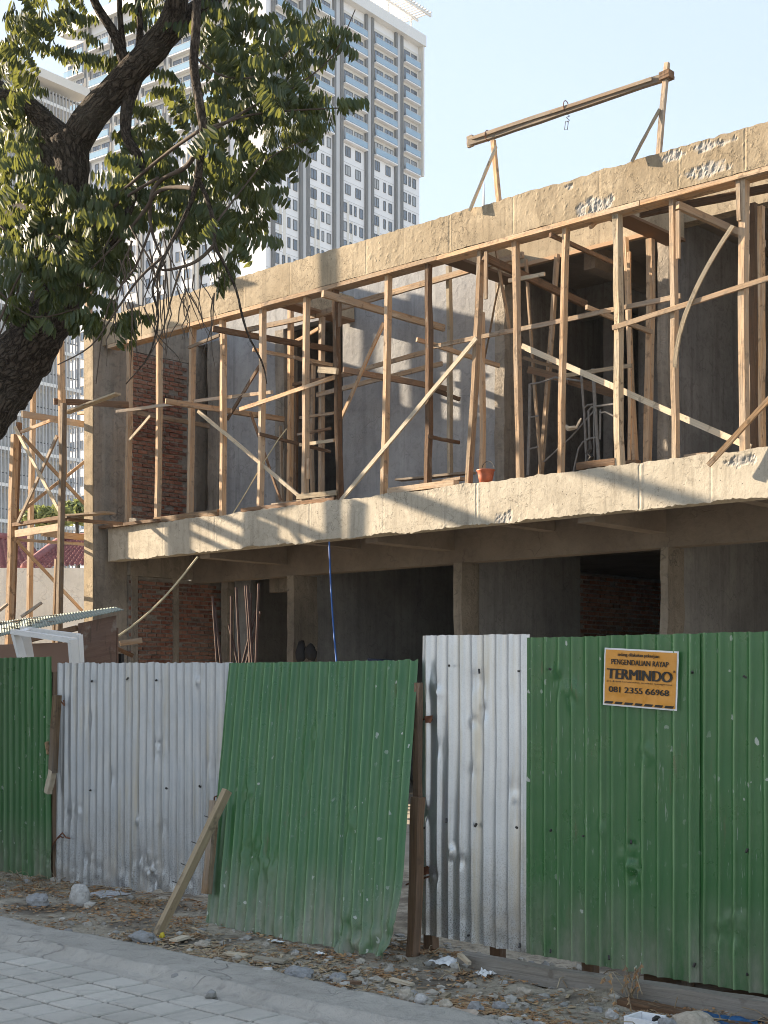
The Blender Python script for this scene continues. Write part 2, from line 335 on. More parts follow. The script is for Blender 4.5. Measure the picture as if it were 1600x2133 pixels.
def mk_leaf(name, a, b, tr):
    t = NT(name); r = t.n('ShaderNodeNewGeometry').outputs['Random Per Island']
    c = t.mix(r, a, b); t.set('Base Color', c); t.set('Roughness', 0.45); t.set('Specular IOR Level', 0.35)
    tl = t.n('ShaderNodeBsdfTranslucent', ins={0: t.mix(r, tr, tuple(x*1.5 for x in tr))}); mx = t.n('ShaderNodeMixShader', ins={0: 0.28})
    t.t.links.new(t.b.outputs[0], mx.inputs[1]); t.t.links.new(tl.outputs[0], mx.inputs[2]); t.t.links.new(mx.outputs[0], t.out.inputs[0]); return t.m
M['leaf'] = mk_leaf('leaf_green', (0.024,0.043,0.015), (0.062,0.082,0.029), (0.18,0.19,0.042))
M['bush'] = mk_leaf('bush_green', (0.16,0.20,0.07), (0.34,0.36,0.14), (0.2,0.22,0.06))
M['white_panel'] = concrete('white_panel', (0.81,0.81,0.83), (0.85,0.85,0.87), (0.66,0.66,0.66), 0.12, 0.02, False, False, 0.05)
M['beige_panel'] = plain('beige_panel', (0.70,0.67,0.62), 0.7, 0, 0.3, 0.05, 0.3)
M['grey_panel'] = plain('grey_panel', (0.13,0.135,0.145), 0.7, 0, 0.3, 0.08, 0.3)
M['lgrey_panel'] = plain('light_grey_panel', (0.50,0.51,0.53), 0.7, 0, 0.3, 0.05, 0.3)
def mk_glass():
    t = NT('window_glass'); r = t.rnd(); t.set('Base Color', t.ramp(r, [(0.0, (0.03,0.05,0.085)), (0.45, (0.05,0.08,0.13)), (0.75, (0.09,0.13,0.19)), (0.94, (0.36,0.36,0.35)), (1.0, (0.10,0.09,0.12))]))
    t.set('Roughness', 0.06); t.set('Specular IOR Level', 1.0); return t.m
M['glass'] = mk_glass()
M['frame'] = plain('dark_frame', (0.06,0.065,0.075), 0.4)
def mk_bal():
    t = NT('balcony_glass'); t.set('Base Color', (0.36,0.55,0.72)); t.set('Roughness', 0.12); t.set('Alpha', 0.62); return t.m
M['bal'] = mk_bal()
M['white'] = plain('white_paint', (0.74,0.73,0.71), 0.45, 0, 0.5, 0.06, 5)
M['foam'] = plain('white_foam', (0.82,0.82,0.82), 0.7, 0, 0.3, 0.03, 30)
# ================================================================ the ground
VR, VK, VF = 4.64, 5.15, 6.43            # road edge, back of the kerb strip, fence line
def gh(s, v):                            # height of the loose verge and the yard
    h = 0.012*fbm(s*1.5, v*1.5, 3)+0.012*nz(s*6, v*6)
    e = max(0.0, min(1.0, (v-VK)/0.5)); m = max(0.0, 1-abs(v-6.35)/0.45)
    r = max(0.0, min(1.0, (s+7.0)/2.0))
    h = h*(0.35+0.65*e)+0.02*e+m*0.05*fbm(s*3, v*3, 8)*(0.4+r)-0.07*r*e
    if v > 6.5: h -= min(0.15, (v-6.5)*0.2)
    return h
mb = MB(); mb.grid(lambda a, b: (-168+336*a, -58+386*b, -0.28), 8, 8)
M['earth'] = concrete('earth', (0.27,0.24,0.19), (0.38,0.34,0.28), (0.14,0.12,0.09), 0.5, 0.5, False)
mb.build('ground', M['earth'], kind='structure')

def mk_dirt():
    t = NT('verge_dirt'); p = t.pos()
    n1 = t.noise(p, 1.3, 6); n2 = t.noise(p, 18, 6, 0.7); n3 = t.noise(p, 90, 4, 0.7)
    c = t.mix(t.ramp(n1, [(0.4, 0), (0.6, 1)]), (0.46,0.39,0.29), (0.60,0.525,0.41))
    c = t.mix(t.ramp(n2, [(0.45, 0), (0.7, 0.8)]), c, (0.12,0.10,0.08))
    c = t.mix(t.math('MULTIPLY', t.ramp(n3, [(0.5, 0), (0.66, 1)]), 0.6), c, (0.46,0.43,0.38))
    x = t.n('ShaderNodeTexNoise', ins={'Vector': p, 'Scale': 1.8, 'Detail': 5.0}).outputs[0]
    c = t.mix(t.math('MULTIPLY', t.ramp(x, [(0.52, 0), (0.62, 1)]), 0.75), c, (0.15,0.125,0.10))
    t.set('Base Color', c); t.set('Roughness', 0.97); t.set('Specular IOR Level', 0.1); t.bump(t.math('ADD', n2, n3), 1.0, 0.02); return t.m
M['dirt'] = mk_dirt()
def verge(a, b):
    s = -15+20*a; v = VK-0.06+b*(10.0-VK); return (s, v, gh(s, v))
mb = MB(); mb.grid(verge, 340, 84); mb.build('verge', M['dirt'], smooth=True, kind='structure')
def strip(a, b):
    s = -15+20*a; w = VK+0.05+0.09*fbm(s*1.1, 2.0)
    v = VR-0.02+b*(w-VR+0.02)
    prof = 0.012+0.030*max(0.0, min(1.0, (b-.16)/.12))+0.016*math.exp(-((b-.31)/.05)**2)-(0.030 if b > 0.97 else 0)-(0.05 if b < 0.02 else 0)
    return (s, v, prof+0.010*fbm(s*2.2, v*2.2, 5)+0.006*nz(s*9, v*9)+0.007*max(0, fbm(s*3, v*7, 21))-0.05*max(0, min(1, (s+5.5)/4))*b)
M['cement'] = concrete('cement_render', (0.38,0.35,0.305), (0.49,0.455,0.40), (0.22,0.205,0.185), 0.6, 0.9, False)
mb = MB(); mb.grid(strip, 300, 24); mb.build('kerb_strip', M['cement'], smooth=True, kind='structure')
M['joint'] = plain('joint_dust', (0.13,0.12,0.105), .95, 0, .1, .4, 12)
road = MB().box(-9.12, -3.8, 2.93, VR+0.01, -0.2, -0.014).build('paver_bed', M['joint'], kind='structure')
M['roadc'] = concrete('road_concrete', (0.44,0.42,0.39), (0.54,0.52,0.48), (0.3,0.28,0.25), 0.3, 0.3, False)
MB().box(-15, -9.125, 2.93, VR+0.01, -0.2, 0.0).box(-3.795, 40, 2.93, VR+0.01, -0.2, 0.0).box(-20, 60, -9, 2.925, -0.2, 0.0).build('road', M['roadc'], kind='structure')
def mk_paver():
    t_ = bpy.data.materials['paver_concrete'].node_tree; b = t_.nodes['Principled BSDF']; src = b.inputs['Base Color'].links[0].from_socket
    h = t_.nodes.new('ShaderNodeHueSaturation'); oi = t_.nodes.new('ShaderNodeObjectInfo'); m1 = t_.nodes.new('ShaderNodeMath'); m1.operation = 'MULTIPLY_ADD'; m1.inputs[1].default_value = 0.16; m1.inputs[2].default_value = 0.90
    t_.links.new(oi.outputs['Random'], m1.inputs[0]); t_.links.new(m1.outputs[0], h.inputs['Value']); t_.links.new(src, h.inputs['Color']); t_.links.new(h.outputs[0], b.inputs['Base Color'])
M['paver'] = concrete('paver_concrete', (0.42,0.39,0.34), (0.54,0.505,0.445), (0.26,0.245,0.22), 0.45, 0.45, False, crk=0.0)
mk_paver()
pav = []
for k in range(6):
    bm = bmesh.new(); bmesh.ops.create_cube(bm, size=1.0)
    for v in bm.verts: v.co = Vector((v.co.x*0.192+R.uniform(-.004,.004), v.co.y*0.190+R.uniform(-.004,.004), v.co.z*0.06))
    bmesh.ops.bevel(bm, geom=[e for e in bm.edges if all(v.co.z > 0 for v in e.verts)], offset=0.007, segments=1, affect='EDGES')
    me = bpy.data.meshes.new('paver'); bm.to_mesh(me); bm.free(); me.materials.append(M['paver']); pav.append(me)
SROT = math.atan2(SY, SX)
for j in range(8):
    for i in range(25):
        s = -9.0+0.211*i+R.uniform(-.002, .002); v = VR-0.115-0.211*j
        o = bpy.data.objects.new('paver', R.choice(pav)); COL.objects.link(o); o.parent = road
        o.location = W((s, v, -0.018-0.006*nz(s*1.3, v*1.3)+R.uniform(-.002, .002)))-wloc(road)
        o.rotation_euler = (R.uniform(-.016, .016), R.uniform(-.016, .016), SROT+R.uniform(-.008, .008))

# ================================================================ the unfinished building
V0, V1, ZF, ZB0, ZB1, UL = 14.88, 16.9, 4.345, 7.60, 8.11, 20.35
bld = empty('unfinished_building', (-12, V0, 0), 'unfinished two storey concrete shop building with timber props on its upper floor', 'building')
def chips(lst):
    def f(s, z):
        m = 0.0
        for (cs, cz, rs, rz) in lst:
            d = ((s-cs)/rs)**2+((z-cz)/rz)**2+1.0*fbm(s*8, z*11, cs)+.35*nz(s*30, z*30)
            m = max(m, max(0.0, min(1.0, (1.0-d)*2.2)))
        return m
    return f
def fascia(name, s0, s1, z0, z1, v0, v1, lst, seed, ragged=0.03, mat='fascia'):
    n = int((s1-s0)/0.022); nz_ = int((z1-z0)/0.03); ch = chips(lst); mb = MB(); mb.col = []
    def seam(s):                          # shallow joints where the form boards met
        x = (s+seed*0.37+0.35*math.sin(s*.9)) % 0.97
        return (-0.006 if x < 0.022 else (0.003 if x < 0.05 else 0))*max(0.0, min(1.0, .5+2*nz(s*.8, seed)))
    def top(s): return z1+0.03*fbm(s*1.6, seed)+0.016*nz(s*9, seed)
    def bot(s): return z0+ragged*(fbm(s*1.8, seed+4)*1.0+0.55*nz(s*11, seed+4)+0.5*nz(s*27, seed))
    def front(a, b):
        s = s0+(s1-s0)*a; z = bot(s)+(top(s)-bot(s))*b
        r = max(0.0, min(1.0, 0.25+1.6*fbm(s*0.45, z*0.7, seed+7)))
        d = 0.006*fbm(s*0.7, z*0.7, seed)+r*(0.002*fbm(s*9, z*13, seed+1)+0.009*max(0, fbm(s*11, z*19, seed+9)-.22))+0.0008*nz(s*25, z*25, seed)+seam(s)*(1 if abs(b-.5) < .49 else 0)
        m = ch(s, z); d -= m*(0.010+0.014*fbm(s*17, z*17, seed)); mb.col.append(m)
        return (s, v0-d, z)
    mb.grid(front, n, nz_)
    k = len(mb.v); mb.grid(lambda a, b: (s0+(s1-s0)*a, v0+0.01+(v1-v0-.01)*b, top(s0+(s1-s0)*a)-0.004+0.008*nz(a*200, b*3)), n, 2); mb.col += [0.0]*(len(mb.v)-k)
    k = len(mb.v); mb.grid(lambda a, b: (s0+(s1-s0)*a, v0+0.01+(v1-v0-.01)*b, bot(s0+(s1-s0)*a)*(1-b)+z0*b+0.003), n, 2, True); mb.col += [0.0]*(len(mb.v)-k)
    k = len(mb.v); mb.grid(lambda a, b: (s0+(s1-s0)*a, v1, z0+(z1-0.03-z0)*b), 8, 1, True); mb.col += [0.0]*(len(mb.v)-k)
    for e, fl in ((s0, True), (s1, False)):
        k = len(mb.v); mb.grid(lambda a, b: (e, v0+(v1-v0)*a, z0+(z1-z0)*b), 1, 1, fl); mb.col += [0.0]*(len(mb.v)-k)
    return mb.build(name, M[mat], bld, False)
def pc(px, py, rx, ry):                   # a chipped patch measured in the photograph
    p = Q(px, py, V0); k = abs(Q(px+rx, py, V0).x-p.x); h = abs(Q(px, py+ry, V0).z-p.z); return (p.x, p.z, k, h)
fascia('fascia_beam', -20.45, -3.0, ZB0, ZB1, V0, 15.12,
       [pc(1240,428,42,20), pc(1478,352,50,13), pc(1488,300,42,10), pc(1405,322,26,11), pc(1186,388,9,5)], 1.0, 0.012)
fascia('fascia_beam', -20.18, -3.0, 3.77, ZF, V0, 15.12,
       [pc(1050,1080,20,14), pc(1545,960,36,12), pc(905,1010,9,4)], 5.0, 0.032, 'fascia2')
def part(name, mat, s0, s1, v0, v1, z0, z1, parent=None, j=0.0): return MB().box(s0, s1, v0, v1, z0, z1, j).build(name, mat, parent or bld)
part('floor_slab', M['soffit'], -20.34, -3.0, 15.13, 33.0, 4.12, 4.33)
part('floor_beam', M['soffit'], -20.34, -3.0, V1+.002, 17.18, 3.50, 4.115)
for s in (-17.85, -14.05, -10.25, -6.4): part('floor_beam', M['soffit'], s-.13, s+.13, 15.125, V1-.003, 3.70, 4.117)
for s in (-16.05, -12.1, -8.3): part('floor_beam', M['soffit'], s-.10, s+.10, 15.125, V1-.003, 3.86, 4.113)
# upper floor: a wall set back two metres, with openings, cross walls and a back wall
def rough_wall(name, mat, s0, s1, v, z0, z1, th=0.14, seed=0.0):
    mb = MB(); n = max(2, int((s1-s0)/0.12)); m = max(2, int((z1-z0)/0.12))
    mb.grid(lambda a, b: (s0+(s1-s0)*a, v-0.008*fbm((s0+(s1-s0)*a)*1.3, (z0+(z1-z0)*b)*1.3, seed), z0+(z1-z0)*b), n, m)
    mb.box(s0, s1, v+0.012, v+th, z0, z1); return mb.build(name, mat, bld, False)
ZT = 8.72
def s_at(px, v=V1): return Q(px, 900, v).x
rough_wall('wall', M['plaster'], s_at(459), s_at(576), V1, ZF-.01, ZT, 0.15, 1)
rough_wall('wall', M['plaster'], s_at(714), s_at(1036), V1, ZF-.01, ZT, 0.15, 2)
for (a, b, z) in ((394, 459, 7.92), (576, 714, 7.84), (1036, 1372, 7.93), (1396, 1900, 7.93)):
    rough_wall('lintel_beam', M['fascia'] if a > 1000 else M['plaster'], s_at(a)+.002, s_at(b)-.002, V1-.02, z, ZT-.02, 0.22, a)
def column(s0, s1, v0, v1, z0, z1, mat='conc', seed=0.0):
    mb = MB(); n = int((z1-z0)/0.12)
    per = [(s0,v0),(s1,v0),(s1,v1),(s0,v1),(s0,v0)]; L = [0, s1-s0, s1-s0+v1-v0, 2*(s1-s0)+v1-v0, 2*(s1-s0+v1-v0)]
    K = [0,.5,1,1.5,2,2.5,3,3.5,4]
    def f(a, b):
        t = a*4; i = min(3, int(t)); q = t-i; s = per[i][0]+(per[i+1][0]-per[i][0])*q; v = per[i][1]+(per[i+1][1]-per[i][1])*q; z = z0+(z1-z0)*b
        e = 0.018 if abs(q) < 1e-6 or abs(q-1) < 1e-6 else 0.010
        return (s+e*fbm(z*2.1, seed, v*3), v+e*fbm(z*2.1, seed+3, s*3), z)
    mb.grid(f, 16, n); mb.face([0,1,2,3][::-1]) if False else None
    mb.box(s0+.02, s1-.02, v0+.02, v1-.02, z1-.02, z1+.0)
    return mb.build('column', M[mat], bld)
column(s_at(394), s_at(413), V1-.06, 17.1, ZF, 7.92, 'conc', 1)
column(s_at(437), s_at(460), V1-.05, 17.1, ZF, 7.92, 'conc', 2)
column(s_at(576), s_at(594), V1-.03, 17.2, ZF, 7.84, 'conc', 3)
column(s_at(1036), s_at(1056), V1-.06, 17.15, ZF, 7.93, 'conc', 4)
column(s_at(1374), s_at(1397), V1-.06, 17.15, ZF, 7.93, 'conc', 5)
VB = 18.9
for s in (-13.12, -10.02, -18.05): part('cross_wall', M['darkrender'], s-.07, s+.07, 17.22 if s != -10.02 else 17.0, VB-.002, ZF-.01, 8.05)
def bw(px0, px1): rough_wall('wall', M['darkrender'], s_at(px0, VB), s_at(px1, VB), VB, ZF-.01, 8.05, 0.15, px0)
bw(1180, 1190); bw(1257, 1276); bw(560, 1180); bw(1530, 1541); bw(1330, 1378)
part('lintel_beam', M['darkrender'], -13.0, -10.1, VB+.003, VB+.2, 7.55, 8.04)
for s in (-16.4, -13.16, -9.96, -6.6): part('partition', M['darkrender'], s-.05, s+.05, VB+.16, 32.99, ZF-.01, 8.05)
part('roof_slab', M['soffit'], -20.57, -3.0, 17.056, 33.2, 8.06, 8.25)
for s in (-11.6, -8.2, -15.0): part('roof_beam', M['soffit'], s-.1, s+.1, 17.2, 24.0, 7.72, 8.057)
part('back_wall', M['darkrender'], -20.57, -3.0, 33.0, 33.15, -.2, 8.055)
# cross beams between the front beam and the set-back wall, with the boards they were cast on
for s in (-9.95, -12.75, -16.2):
    part('cross_beam', M['fascia'], s-.12, s+.12, 15.125, V1-.023, 7.70, 8.08)
    part('form_board', M['wood3'], s-.15, s+.15, 15.13, V1-.04, 7.66, 7.697)
for (a, b) in ((-20.2, -16.2), (-16.19, -12.6), (-12.59, -9.3), (-9.29, -6.0), (-5.99, -3.0)):
    MB().beam((a, 15.0, 7.565), (b, 15.0, 7.565), 0.24, 0.06, seg=6, wob=.004).build('form_board', M['wood'], bld)
part('form_board', M['wood'], s_at(1090), s_at(1372), V1-.08, V1-.025, 7.86, 7.915)
for s in (-3.0,): part('party_wall', M['plaster'], s+.004, s+.2, 14.9, 33.1, -.2, 8.6)
# left end: corner column, brick party wall above and below
column(-UL-.26, -UL, 14.70, 15.42, -.2, 8.08, 'conc', 6)
part('corner_return', M['fascia'], -UL-.264, -UL-.005, 14.675, 14.693, 1.8, 8.0)
part('party_beam', M['conc'], -UL-.22, -UL+.03, 15.425, V1-.05, 7.62, 8.10)
part('party_wall', M['plaster'], -UL-.26, -UL-.18, 17.1, 33.2, -.2, 8.2)
def brick_meshes():
    out = []
    for k in range(6):
        bm = bmesh.new(); bmesh.ops.create_cube(bm, size=1.0)
        for v in bm.verts: v.co = Vector((v.co.x*0.05+R.uniform(-.004,.004), v.co.y*0.19+R.uniform(-.007,.007), v.co.z*0.054+R.uniform(-.004,.004)))
        me = bpy.data.meshes.new('brick'); bm.to_mesh(me); bm.free(); me.materials.append(M['brick']); out.append(me)
    return out
BM_ = brick_meshes()
def brick_wall(s, v0, v1, z0, z1, single=True):
    mo = MB(); nn = int((v1-v0)/.05); mm = int((z1-z0)/.03)
    mo.grid(lambda a, b: (s+0.012*fbm((v0+(v1-v0)*a)*6, (z0+(z1-z0)*b)*14, s), v0+(v1-v0)*a, z0+(z1-z0)*b), max(4, nn), max(4, mm))
    mo.box(s-.10, s-.02, v0, v1, z0, z1)
    wall = mo.build('brick_wall', M['mortar'], bld); rows = int((z1-z0)/0.0795); st = MB()
    for r in range(rows):
        z = z0+0.0795*(r+.5); v = v0+0.005+(0.105 if r % 2 else 0)
        while v+0.195 < v1+.02:
            off = R.uniform(-.006, .010); c = (s-0.005+off, v+.095+R.uniform(-.006, .006), z+R.uniform(-.004, .004))
            if R.random() > 0.03:
                if single:
                    o = bpy.data.objects.new('brick', R.choice(BM_)); COL.objects.link(o); o.parent = wall
                    o.location = W(c)-wloc(wall); o.rotation_euler = (R.uniform(-.03,.03), R.uniform(-.03,.03), SROT+R.uniform(-.03,.03))
                else:
                    h, l = 0.027+R.uniform(-.003,.002), .095+R.uniform(-.008,.004); st.box(c[0]-.02, c[0]+.025, c[1]-l, c[1]+l, c[2]-h, c[2]+h, .004)
            v += 0.208
    if not single: st.build('bricks', M['brick'], wall, kind='stuff')
    return wall
brick_wall(-UL+.02, 15.43, 16.83, ZF, 7.61)
brick_wall(-UL+.0, 15.43, 16.2, 8.11, 8.5, False)
part('party_parapet', M['mortar'], -UL-.18, -UL-.13, 15.43, 17.6, 8.11, 8.52)
# ground floor
def gcol(px0, px1, v0, v1, mat='conc'): column(Q(px0, 1300, v0).x, Q(px1, 1300, v0).x, v0, v1, -.25, 3.50, mat, px0)
gcol(598, 612, V1-.03, 17.45); gcol(945, 962, V1-.03, 17.3); gcol(1376, 1392, V1-.03, 17.3)
for (s, v1) in ((-17.78, 23.9), (-14.02, 20.4), (-10.28, 23.9)):
    part('cross_wall', M['plaster'], s-.08, s+.07, 17.46, v1 if v1 < 21 else 32.9, -.25, 4.115)
brick_wall(-13.97, 20.41, 23.9, 1.7, 3.55, False)
brick_wall(-UL+.02, 15.43, 17.6, 1.5, 3.55, False)
for v in (15.55, 16.5): part('stiffener_column', M['conc'], -UL-.1, -UL+.06, v-.07, v+.07, -.2, 4.1)
part('party_beam', M['conc'], -UL-.2, -UL+.075, 15.44, V1-.01, 3.56, 4.11)
rough_wall('wall', M['plaster'], Q(474,1300,17.65).x, Q(522,1300,17.65).x, 17.65, -.2, 4.1, .12, 9)
part('lintel_beam', M['conc'], -19.0, -17.9, 17.66, 17.8, 3.3, 4.1)
column(Q(474,1300,17.5).x-.12, Q(474,1300,17.5).x+.05, 17.45, 17.62, -.2, 4.1, 'conc', 12)
# ================================================================ timber props, rails and braces
GP = 'timber props under the upper beam'; GB = 'timber rails and braces among the props'
def timber(name, p, q, w, h, mat, label, cat, group=None, up=(0,0,1), seg=7, wob=0.005, bow=None, nails=0):
    base = Vector(min(p, q, key=lambda a: a[2]))
    bow = bow or ((R.uniform(-.016,.016), R.uniform(-.012,.012), 0) if name == 'timber_prop' else None)
    o = MB().beam(p, q, w, h, up, seg, wob, bow).build(name, M[mat], None, False, False, label, cat, group)
    return o
fr = [  # top px, bottom px, material, label
 ((271,712),(266,1080),'wood','light timber prop first beside the dark brick wall'),
 ((332,698),(328,1094),'wood','timber prop in front of the middle of the brick wall'),
 ((402,679),(396,1069),'wood','timber prop at the narrow dark doorway right of the brick wall'),
 ((464,661),(464,1078),'wood','wide pale timber prop at the left edge of the narrow grey wall'),
 ((548,637),(542,1050),'wood','timber prop in front of the narrow grey wall, crossed low by a pale brace'),
 ((639,613),(636,1054),'wood','straight timber prop standing left of the darkest prop'),
 ((699,596),(708,1045),'wood3','darkest knotty timber prop with barked edge beside the wide grey wall'),
 ((810,565),(800,1035),'wood','orange timber prop splitting the wide grey wall, its foot at a plank'),
 ((894,545),(893,1008),'wood3','bark edged timber prop with a short rung nailed low on its right'),
 ((1003,521),(976,1009),'wood','leaning timber prop whose foot stands beside the orange bucket'),
 ((1075,497),(1085,997),'wood','timber prop just right of the orange bucket'),
 ((1180,468),(1169,988),'wood','slim timber prop leaning slightly left before the steel trestle'),
 ((1288,436),(1291,969),'woodpale','thick grey faced timber prop right of the steel trestle'),
 ((1402,404),(1407,956),'wood','timber prop with saw marked face carrying the curved slat'),
 ((1550,385),(1551,935),'wood','thick double timber prop beside the last dark doorway')]
for i, (a, b, m, lb) in enumerate(fr):
    p = Q(a[0], a[1], 14.99); q = Q(b[0], b[1], 14.99); p.z = 7.535; q.z = ZF-.02
    w, h = (0.062, 0.10)
    if i in (12, 14): w, h = 0.078, 0.115
    if i == 11: w, h = .055, .095
    o = timber('timber_prop', q, p, w, h, m, lb, 'wooden prop', GP, up=(0,1,0), wob=0.006 if m == 'wood' else 0.012)
    for k, a1, b1 in ((3,(467,694),(467,740)),(6,(708,631),(708,681)),(9,(1013,523),(1012,623)),(13,(1413,439),(1413,539)),(14,(1537,372),(1540,460)),(0,(274,868),(274,895)),(5,(642,955),(642,998))):
        if k == i: MB().beam(Q(*a1, 14.93), Q(*b1, 14.93), .05, .03, (0,1,0), 3, .003).build('splice_board', M['wood' if k != 6 else 'wood3'], o)
sec = [
 ((606,645),(602,1060),16.2,'wood','back row timber prop seen between the sixth bay posts, near the dark opening', .07, .09),
 ((671,660),(669,1050),16.2,'wood2','back row timber prop inside the dark opening, left of the darkest prop', .065, .09),
 ((653,760),(652,1050),16.5,'wood2','short shaded timber prop deepest inside the dark opening left of the wide wall', .05, .06),
 ((936,555),(938,1010),16.2,'woodpale','knobbly back row prop by the hole in the wide grey wall', .055, .08),
 ((1004,650),(1003,990),15.8,'wood','back row prop hidden partly behind the leaning prop', .055, .08),
 ((1095,540),(1131,955),16.3,'wood2','thin crooked pole leaning right beside the steel trestle', .035, .045),
 ((1160,530),(1122,1000),16.4,'wood2','pair of thin poles leaning left behind the slim prop', .055, .065),
 ((1303,495),(1327,965),16.4,'wood','leaning orange back prop right of the thick grey prop', .05, .08),
 ((1356,498),(1347,962),16.3,'wood','broad sunlit back prop before the deep doorway left of the concrete column', .085, .09),
 ((1571,424),(1573,935),15.9,'wood3','brown back prop close behind the double prop', .07, .09),
 ((1586,430),(1590,930),15.7,'wood','back prop at the far end beside the picture edge', .06, .08),
 ((585,887),(590,1045),16.4,'wood2','thin shaded post left of the back row prop in the dark opening', .035, .05),
 ((1563,440),(1566,935),16.3,'wood2','grey back prop just left of the brown one at the far end', .05, .06),
 ((1311,525),(1312,600),16.2,'wood','short splice post high on the leaning orange back prop', .045, .03),
 ((618,800),(616,1050),16.5,'wood3','slender shaded post in the opening, right of the back row prop', .04, .05)]
for a, b, v, m, lb, w, h in sec:
    p = Q(a[0], a[1], v); q = Q(b[0], b[1], v); q.z = ZF-.015
    timber('timber_prop', q, p, w, h, m, lb, 'wooden prop', 'back row timber props', up=(0,1,0), wob=0.007)
A, B_, C_ = 14.91, 15.10, 16.1            # in front of the props, just behind them, at the back row
